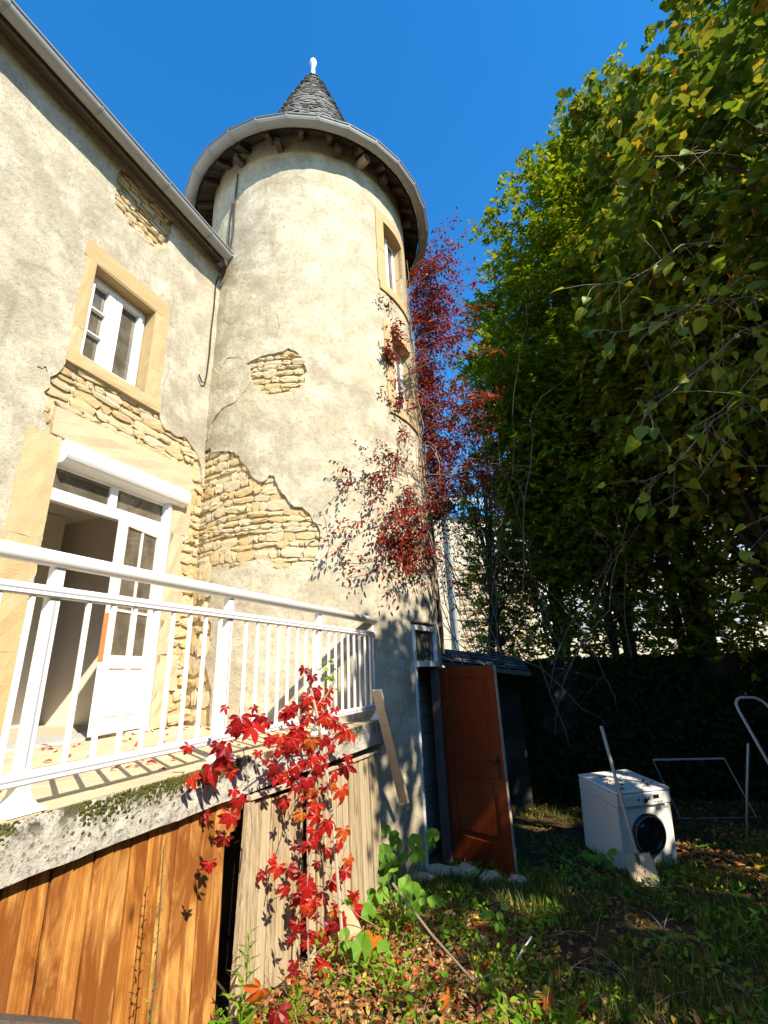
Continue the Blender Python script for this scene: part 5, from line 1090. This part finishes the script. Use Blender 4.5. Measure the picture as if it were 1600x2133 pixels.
st_.tube([main[5], W(3.45, -1.93, .82), W(3.62, -1.92, .75), W(3.7, -1.9, .88)], .003, 4, False); st_.tube([main[6], W(3.5, -1.85, .62), W(3.7, -1.8, .45), W(3.9, -1.7, .3)], .003, 4, False)
for (s_, n2, z_, sc_, og) in LEAFPOS[::2]:
    a = min(main, key=lambda q_: (q_-W(s_, n2, z_)).length); b_ = W(s_, n2, z_)
    if (a-b_).length < .5: st_.tube([a, a.lerp(b_, .5)+Vector((0, 0, .03)), b_], .002, 3, False)
st_.obj('stem', 'twig', vc)
gl = M(); P = np.array([tuple(W(random.gauss(3.60, .05), -2.0+random.gauss(0, .04), random.uniform(1.95, 2.25))) for _ in range(26)])
scatter('green_leaves', LEAF_OVAL, P, basis(rng.normal(size=(26, 3))+np.array([0, 0, -.5]), rng.normal(size=(26, 3))*.4+np.array([.4, -.7, .4])), rng.uniform(.03, .06, 26), 'plantleaf', vc)

# ------------------------------------------------------------------ washing machine
wm = thing('washing_machine', 'old white front-loading washing machine standing outside by the garden wall', 'washing machine', (2.75, 6.3, 0))
FL = Vector((2.40, 6.03, -.05)); wx = Vector((3.09-2.40, 6.20-6.03, 0)).normalized(); wy = Vector((-wx.y, wx.x, 0)); tl = math.radians(6)
wz = Vector((0, 0, 1))*math.cos(tl)-wy*math.sin(tl); wyt = wy*math.cos(tl)+Vector((0, 0, 1))*math.sin(tl)
def P3(x, y, z): return FL+wx*x+wyt*y+wz*z
WW, WDp, WH = .70, .66, .79
def wb(m2, x0, x1, y0, y1, z0, z1): return m2.hexa([P3(x0, y0, z0), P3(x1, y0, z0), P3(x1, y1, z0), P3(x0, y1, z0), P3(x0, y0, z1), P3(x1, y0, z1), P3(x1, y1, z1), P3(x0, y1, z1)])
wb(M(), 0, WW, 0, WDp, 0, WH-.165).obj('body', 'appliance', wm, bevel=.01)
wb(M(), -.004, WW+.004, -.012, WDp, WH-.162, WH-.035).obj('control_panel', 'appliance', wm, bevel=.012)
wb(M(), -.008, WW+.008, -.014, WDp+.005, WH-.033, WH).obj('top_panel', 'appliance', wm, bevel=.012)
wb(M(), .03, .22, -.019, -.012, WH-.15, WH-.05).obj('detergent_drawer', 'appliance', wm, bevel=.004)
wb(M(), .05, .63, -.024, -.012, WH-.160, WH-.150).obj('panel_trim', 'greyline', wm, bevel=.002)
def disc(x, z, y0, y1, r_, mat, name, par=wm, k=28, prof=None, **kw):
    m2 = M(); ax = Matrix((wx, -wyt, wz)).transposed()   # columns
    pf = prof or [(0, y1), (r_*.92, y1), (r_, y1*.8+y0*.2), (r_, y0), (0, y0)]
    for (rr, yy) in pf:
        for j in range(k): t = 2*math.pi*j/k; m2.v.append(P3(x+rr*math.cos(t), -yy, z+rr*math.sin(t)))
    for i in range(len(pf)-1):
        for j in range(k): m2.f.append((i*k+j, i*k+(j+1) % k, (i+1)*k+(j+1) % k, (i+1)*k+j))
    return m2.obj(name, mat, par, smooth=True, **kw)
disc(.345, WH-.098, .012, .04, .033, 'greyline', 'knob'); disc(.345, WH-.098, .04, .048, .022, 'black', 'knob_cap')
for bx in (.275, .41): wb(M(), bx-.011, bx+.011, -.016, -.012, WH-.108, WH-.086).obj('button', 'black', wm)
wb(M(), .47, .545, -.016, -.012, WH-.100, WH-.062).obj('display', 'black', wm)
for bx in (.485, .530, .575): wb(M(), bx-.012, bx+.012, -.016, -.012, WH-.137, WH-.126).obj('button', 'greyline', wm)
for q_ in range(4): wb(M(), .57, .615, -.0135, -.012, WH-.062-.012*q_, WH-.059-.012*q_).obj('printed_line', 'greyline', wm)
wb(M(), .60, .66, -.0035, .0, WH-.21, WH-.185).obj('energy_label', 'greyline', wm)
dr = disc(.355, .345, -.002, .05, .205, 'black', 'door', prof=[(.205, -.001), (.212, .02), (.198, .045), (.165, .05), (.15, .035), (.145, .02), (0, .02)])
disc(.355, .345, .02, .06, .145, 'darkglass', 'door_glass', par=dr, prof=[(.145, .022), (.12, .045), (.07, .058), (0, .062)])
disc(.355, .345, .03, .04, .20, 'zinc', 'door_rim', par=dr, prof=[(.186, .0475), (.190, .0495), (.194, .0475), (.190, .0455), (.186, .0475)])
for yy in (.14, .36): 
    g2 = M(); g2.tube([P3(-.001, yy, .12), P3(-.001, yy, .26), P3(-.001, yy+.04, .30), P3(-.001, yy+.04, .56)], .004, 4, False); g2.obj('side_ridge', 'appliance', wm)
disc(.06, .06, 0, .004, .02, 'greyline', 'filter_cap')
# leaves on its lid
n2 = 46; PP = np.array([tuple(P3(random.uniform(.03, WW-.03), random.uniform(.05, WDp-.03), WH+.006)) for _ in range(n2)])
o = scatter('leaf_litter', LEAF_OVAL, PP, basis(rng.normal(size=(n2, 3))*np.array([1, 1, .1]), np.tile(np.array([tuple(wz)]), (n2, 1))+rng.normal(size=(n2, 3))*.2), rng.uniform(.03, .06, n2), m_leaf('dark_dry_leaf', [(0, (.03, .02, .012)), (1, (.12, .07, .03))]), None, 'stuff', 'dead leaves scattered on the lid of the washing machine')

# spade
sp = thing('spade', 'garden spade with wooden shaft leaning against the washing machine', 'spade', (2.35, 5.5, 0))
top = Vector((2.50, 6.22, 1.37)); low = Vector((2.40, 5.62, .18))
M().tube([low, low.lerp(top, .3), low.lerp(top, .6), top], [.022, .019, .018, .021], 10).obj('shaft', 'pale_wood', sp, smooth=True)
bd = M(); ux = Vector((.96, .12, 0)).normalized(); dn_ = (low-top).normalized(); nn_ = ux.cross(dn_).normalized()
if nn_.y > 0: nn_ = -nn_
b0 = low+Vector((.0, .02, .08)); rows_ = [(0, .145), (.07, .15), (.15, .145), (.22, .135), (.27, .12), (.29, .09)]
for side in (0, .003):
    for (dq, hw) in rows_:
        for u in (-1, -.5, 0, .5, 1): bd.v.append(b0+Vector((-.0, -.28*dq, 0))+dn_*dq+ux*u*hw*.98+nn_*(-.022*(1-u*u)-side))
nr = len(rows_)
for sd_ in (0, 1):
    for i in range(nr-1):
        for j in range(4): a = sd_*nr*5+i*5+j; bd.f.append((a, a+1, a+6, a+5))
loop = [j for j in range(5)]+[i*5+4 for i in range(1, nr)]+[(nr-1)*5+j for j in (3, 2, 1, 0)]+[i*5 for i in range(nr-2, 0, -1)]
for i in range(len(loop)): a, b_ = loop[i], loop[(i+1) % len(loop)]; bd.f.append((a, b_, b_+nr*5, a+nr*5))
bd.obj('blade', m_paint('worn_spade_steel', (.52, .38, .22), .5, .6), sp, smooth=False)
M().tube([b0+dn_*.13-nn_*.02, b0+dn_*.02-nn_*.0, low.lerp(top, .06)], [.012, .022, .024], 8).obj('socket', 'dark_wood', sp, smooth=True)
# stepladder
ld_ = thing('step_ladder', 'pale metal step ladder with rounded top hoop at the right edge', 'ladder', (4.4, 6.2, 0))
M().tube([(4.62, 6.15, -.03), (4.52, 6.17, .6), (4.43, 6.19, 1.15), (4.375, 6.2, 1.42), (4.34, 6.2, 1.52)][::-1], .014, 8) if False else None
hoopA = [(4.20, 6.05, .0), (4.17, 6.10, .55), (4.15, 6.15, 1.05), (4.13, 6.19, 1.48), (4.14, 6.20, 1.56), (4.18, 6.20, 1.61), (4.24, 6.2, 1.63), (4.40, 6.2, 1.62), (4.47, 6.2, 1.58), (4.51, 6.19, 1.50), (4.58, 6.15, 1.05), (4.62, 6.10, .55), (4.66, 6.05, 0)]
M().tube([(x+(-.0 if x < 4.3 else 0)+(1.62-z)*(.11 if x < 4.3 else .11), y-.35*(1.62-z)*.5, z) for x, y, z in hoopA], .0165, 8).obj('front_frame', 'grey_metal', ld_, smooth=True)
M().tube([(4.19, 6.22, 1.12), (4.17, 6.42, .6), (4.16, 6.65, -.02)], .013, 8).obj('rear_leg', 'grey_metal', ld_, smooth=True)
M().tube([(4.62, 6.22, 1.12), (4.64, 6.42, .6), (4.66, 6.65, -.02)], .013, 8).obj('rear_leg', 'grey_metal', ld_, smooth=True)
for z in (.28, .56, .84): dx = (1.62-z)*.11; yy = 6.12-.175*(1.62-z); M().box(4.17+dx-.0, 4.60+dx, yy-.04, yy+.05, z-.012, z+.012).obj('step', 'grey_metal', ld_, bevel=.004)
# leaning framed panel
fp = thing('metal_frame', 'thin pale metal frame leaning in the shade beside the washing machine', 'frame', (4.3, 7.6, 0))
a, b_, c_, d_ = Vector((3.83, 7.85, .70)), Vector((4.88, 7.85, .68)), Vector((4.94, 7.55, .0)), Vector((3.90, 7.55, .02))
M().tube([a, b_], .014, 6).obj('frame_rail', 'grey_metal', fp); M().tube([b_, c_], .010, 6).obj('frame_rail', 'zinc', fp); M().tube([a, d_], .008, 6).obj('frame_rail', 'zinc_dark', fp)
M().tube([d_, c_], .008, 6).obj('frame_rail', 'zinc_dark', fp)

# ------------------------------------------------------------------ ground plants and litter
def pts_ground(n, x0, x1, y0, y1, f=None):
    o = []
    while len(o) < n:
        x = random.uniform(x0, x1); y = random.uniform(y0, y1); p = Vector((x, y, 0))
        if p.dot(WN) < -2.0 and p.dot(WD) < 5.4: continue
        c_, r_ = tc(0)
        if (p-c_).length < r_+.03: continue
        if f and not f(x, y): continue
        o.append((x, y, gz(x, y)))
    return np.array(o)
def nz_(x, y, s_, k=0): return noise.noise(Vector((x*s_, y*s_, k)))
P = pts_ground(34000, -1.6, 5.5, 2.3, 8.6, lambda x, y: nz_(x, y, 1.3, 3)+.3*nz_(x, y, 5, 1) > (-.05 if x > .55 and y < 5.6 else .10) and not (y > 6.6 and random.random() < .6))
Y = np.array([0, 0, 1.])+rng.normal(size=P.shape)*np.array([.45, .45, .1]); S = rng.uniform(.04, .15, len(P))
Rm = basis(Y, unit(len(P))); Rm = np.stack([Rm[:, :, 0]*.055, Rm[:, :, 2]*.1, Rm[:, :, 1]], axis=2)
scatter('grass', BLADE, P, Rm, S, 'grass', None, 'stuff', 'ragged grass growing over the garden ground')
# small broad weeds
P = pts_ground(3400, -1.5, 4.5, 2.3, 6.6, lambda x, y: nz_(x, y, 1.9, 7) > .08)
Pz = P+np.c_[np.zeros(len(P)), np.zeros(len(P)), rng.uniform(.01, .11, len(P))]; Y = rng.normal(size=P.shape)*np.array([1, 1, .5])+np.array([0, 0, .45])
scatter('weeds', LEAF_OVAL, Pz, basis(Y, rng.normal(size=P.shape)*.4+np.array([0, 0, 1.])), rng.uniform(.025, .07, len(P)), 'plantleaf', None, 'stuff', 'small green weeds among the grass')
P = pts_ground(9000, -1.6, 7, 2.3, 8.7, lambda x, y: nz_(x, y, 1.1, 11) > -.25)
P[:, 2] += rng.uniform(.01, .05, len(P)); Y = rng.normal(size=P.shape)*np.array([1, 1, .25])
scatter('fallen_leaves', LEAF_OVAL, P, basis(Y, rng.normal(size=P.shape)*.55+np.array([0, 0, 1.])), rng.uniform(.03, .075, len(P)), 'litter', None, 'stuff', 'brown and orange fallen leaves covering the ground')
P = pts_ground(7500, -1.1, 1.0, 2.4, 4.9, lambda x, y: x < .75 or random.random() < .4)
P[:, 2] += rng.uniform(.01, .07, len(P)); Y = rng.normal(size=P.shape)*np.array([1, 1, .35])
STRAW = m_leaf('straw_leaf', [(0, (.22, .11, .04)), (.3, (.46, .28, .12)), (.55, (.58, .42, .20)), (.7, (.50, .15, .03)), (.85, (.45, .05, .02)), (1, (.62, .50, .10))], .7, .3)
scatter('path_litter', LEAF_OVAL, P, basis(Y, rng.normal(size=P.shape)*.6+np.array([0, 0, 1.])), rng.uniform(.015, .055, len(P)), STRAW, None, 'stuff', 'pale dry leaves and straw on the sunlit path')
P = pts_ground(1500, -1.2, 1.2, 2.4, 5.0, lambda x, y: nz_(x, y, 2.6, 17) > .12)
P[:, 2] += rng.uniform(.02, .16, len(P)); Y = rng.normal(size=P.shape)*np.array([.9, .9, .6])+np.array([0, 0, .6])
scatter('young_weeds', LEAF_OVAL, P, basis(Y, rng.normal(size=P.shape)*.4+np.array([0, -.4, 1.])), rng.uniform(.018, .055, len(P)), 'plantleaf', None, 'stuff', 'bright young weeds along the sunlit path edge')
P = pts_ground(2600, 3.0, 6.2, 4.9, 7.2, lambda x, y: nz_(x, y, 1.4, 21) > -.12)
P[:, 2] += rng.uniform(.01, .05, len(P)); Y = rng.normal(size=P.shape)*np.array([1, 1, .3])
scatter('orange_leaf_drift', LEAF_OVAL, P, basis(Y, rng.normal(size=P.shape)*.5+np.array([0, -.2, 1.])), rng.uniform(.03, .08, len(P)), m_leaf('orange_dry_leaf', [(0, (.36, .13, .03)), (.5, (.52, .22, .05)), (1, (.60, .38, .12))], .7, .25), None, 'stuff', 'drift of orange fallen leaves below the ladder')
# dry straw
m_ = M()
for x, y, z in pts_ground(150, -1.2, 2.5, 2.5, 5.6):
    a = random.uniform(0, 6.28); L_ = random.uniform(.08, .3); p = Vector((x, y, z+.02)); e = p+Vector((math.cos(a)*L_, math.sin(a)*L_, random.uniform(.0, .16))); m_.tube([p, p.lerp(e, .5)+Vector((0, 0, .02)), e], [.0025, .002, .001], 3, False)
o = m_.obj('dry_stalks', 'twig'); tag(o, 'dry straw stalks on the ground', None, None, 'stuff')
o = M().tube([(-.05, 4.35, .55), (.2, 3.9, .42), (.45, 3.4, .36)], [.010, .008, .006], 6).obj('long_stalk', 'twig'); tag(o, 'long pale dry stalk lying diagonally across the sunlit weeds', 'stalk')
o = M().tube([(.70, 3.72, .33), (.76, 3.76, .37), (.85, 3.82, .42)], [.005, .006, .005], 6).obj('pale_stick', 'white'); tag(o, 'short white stick poking out of the grass at the shadow edge', 'stick')
# round-leaved mallow plants
def round_leaf(seed):
    rd = random.Random(seed); m2 = M(); k = 13; m2.v.append(Vector((0, 0, 0)))
    for i in range(k): t = math.radians(-160+320*i/(k-1)); r_ = (1+.06*math.sin(i*2.4)+rd.uniform(-.04, .04)); m2.v.append(Vector((math.sin(t)*r_, math.cos(t)*r_, .28+.07*math.sin(i*1.7+seed)))) 
    m2.f = [(0, i, i+1) for i in range(1, k)]; me = bpy.data.meshes.new('leaf'); me.from_pydata(m2.v, [], m2.f); me.materials.append(MALLOW); return me
MALLOW = m_leaf('round_leaf', [(0, (.10, .23, .025)), (.6, (.16, .33, .03)), (1, (.24, .40, .06))], .5, .4, True)
RL = [round_leaf(i) for i in range(4)]
def mallow(label, x, y, n, spread, h, sz):
    t_ = thing('mallow_plant', label, 'plant', (x, y, gz(x, y)), 'round-leaved plants'); m2 = M(); b_ = Vector((x, y, gz(x, y)))
    for i in range(n):
        e = b_+Vector((random.gauss(0, spread), random.gauss(0, spread*.7), random.uniform(.35, 1)*h)); m2.tube([b_, b_.lerp(e, .6)+Vector((0, 0, .03)), e], .003, 4, False)
        o = bpy.data.objects.new('leaf', random.choice(RL)); link(o, t_, e); s_ = sz*random.uniform(.65, 1.2); o.scale = (s_, s_, s_)
        o.rotation_euler = (random.gauss(.75, .35), random.gauss(.0, .3), random.uniform(-1, 1)); 
    m2.obj('stems', 'plantleaf', t_)
mallow('cluster of bright round leaves at the foot of the weathered boards', .0, 4.35, 22, .13, .42, .058)
mallow('shaded round leaves against the tower foot left of the doorway', .08, 5.2, 16, .13, .50, .065)
mallow('single clump of round leaves near the red creeper foot', -.28, 3.75, 7, .06, .22, .055)
mallow('small round-leaved plant at the sunlit shadow edge', .72, 4.2, 7, .05, .24, .035)
mallow('low green round leaves beside the washing machine', 2.15, 5.95, 9, .09, .18, .06)
# leafy weed spikes
def spike(name, label, x, y, h, n, sz, mat='plantleaf', lean=(0, 0), cat='weed', zb=None, low=0):
    b_ = Vector((x, y, gz(x, y) if zb is None else zb)); t_ = thing(name, label, cat, b_); e = b_+Vector((lean[0], lean[1], h))
    M().tube([b_, b_.lerp(e, .5)+Vector((.015, 0, 0)), e], [.004, .003, .002], 5, False).obj('stem', 'dark_wood' if low else mat, t_)
    t = np.linspace(low, 1, n); P = np.array([tuple(b_.lerp(e, q)) for q in t]); a = np.arange(n)*2.4; Y = np.c_[np.cos(a), np.sin(a), np.full(n, .9)]
    scatter('leaves', LEAF_LONG, P, basis(Y, np.c_[-np.cos(a)*.5, -np.sin(a)*.5, np.ones(n)]), sz*(1.25-t*.8), mat, t_, None); return t_
spike('mullein_stalk', 'tall thin seed stalk with few green leaves before the orange planks', *W(1.94, -1.93, 0).xy, .95, 46, .05, low=.25, cat='weed')
spike('thistle', 'bright green toothed weed growing at the bottom before the orange planks', *W(2.50, -1.9, 0).xy, .44, 30, .13, lean=(.03, .03))
spike('thistle', 'light green weed clump below the pale batten', *W(2.75, -1.72, 0).xy, .20, 24, .10)
spike('weed_clump', 'sunlit weed with upright green leaves near the bottom right of the lit patch', .80, 2.95, .20, 26, .12)
spike('weed_clump', 'feathery green weed between round leaves and dry stalk', .08, 4.05, .30, 34, .08)
for i, (s_, n3, z_, sc_) in enumerate(((2.52, -1.78, .62, .11), (2.60, -1.74, .50, .09), (2.47, -1.8, .50, .085), (3.5, -1.6, .45, .10), (3.8, -1.45, .42, .09), (3.1, -1.0, .44, .08), (3.3, -.5, .42, .09), (3.35, -.35, .36, .09), (2.95, -.3, .44, .08), (3.6, -.9, .36, .07), (3.2, .5, .36, .08), (3.0, .2, .38, .09))): vleaf(W(s_, n3, z_), sc_, i % 3 != 1)
o = bpy.data.objects.new('yellow_leaf', lm[2].copy()); o.data.materials.clear(); o.data.materials.append(MATS['yellowleaf']); link(o, None, (3.72, 5.75, .08)); o.scale = (.16,)*3; o.rotation_euler = (.3, .2, 2.2); tag(o, 'large bright yellow fallen leaf in the grass below the ladder', 'leaf')
o = bpy.data.objects.new('yellow_leaf', lm[1].copy()); o.data.materials.clear(); o.data.materials.append(MATS['yellowleaf']); link(o, None, (-.12, 3.1, .42)); o.scale = (.06,)*3; o.rotation_euler = (.5, .2, 2.2); tag(o, 'small yellow leaf in the sunlit weeds at the bottom', 'leaf')
# fallen leaves on the terrace
fm = []
for i in range(4):
    v_, f_ = tmpl([(.22, .18), (.5, .26), (.78, .17)], .3+.25*i, .2+.15*i); me = bpy.data.meshes.new('fallen_leaf'); me.from_pydata([tuple(x) for x in v_], [], f_); me.materials.append(MATS['fallen']); fm.append(me)
for i in range(95):
    s_ = random.uniform(1.2, 4.6); n3 = -2.25-abs(random.gauss(0, .9)) if i % 3 else -4.2+abs(random.gauss(0, .25))
    if n3 < -4.2: continue
    p = W(s_, n3, 1.632); c_, r_ = tc(1.6)
    if (p-Vector((c_.x, c_.y, p.z))).length < r_+.05: continue
    o = bpy.data.objects.new('fallen_leaf', random.choice(fm)); link(o, None, p); q_ = random.uniform(.04, .085); o.scale = (q_, q_, q_); o.rotation_euler = (random.gauss(0, .3), random.gauss(0, .3), random.uniform(0, 6.28))
    tag(o, 'dry red-brown leaf fallen on the beige terrace tiles', 'leaf', 'fallen leaves on the terrace')
# ivy and weeds on the garden wall
n4 = 17000; P = np.c_[rng.uniform(1.2, 9, n4), np.zeros(n4), rng.uniform(0, 2.2, n4)]; kp = np.array([nz_(p[0], p[2], 1.2, 5) > -.35 for p in P]); P = P[kp]; P[:, 1] = np.array([gwall(x) for x in P[:, 0]])-rng.uniform(.03, .22, len(P))
scatter('ivy', LEAF_HEART, P, basis(rng.normal(size=P.shape)*.5+np.array([0, -.3, -.8]), rng.normal(size=P.shape)*.3+np.array([0, -1, .3])), rng.uniform(.05, .10, len(P)), 'ivy', gw, 'stuff')
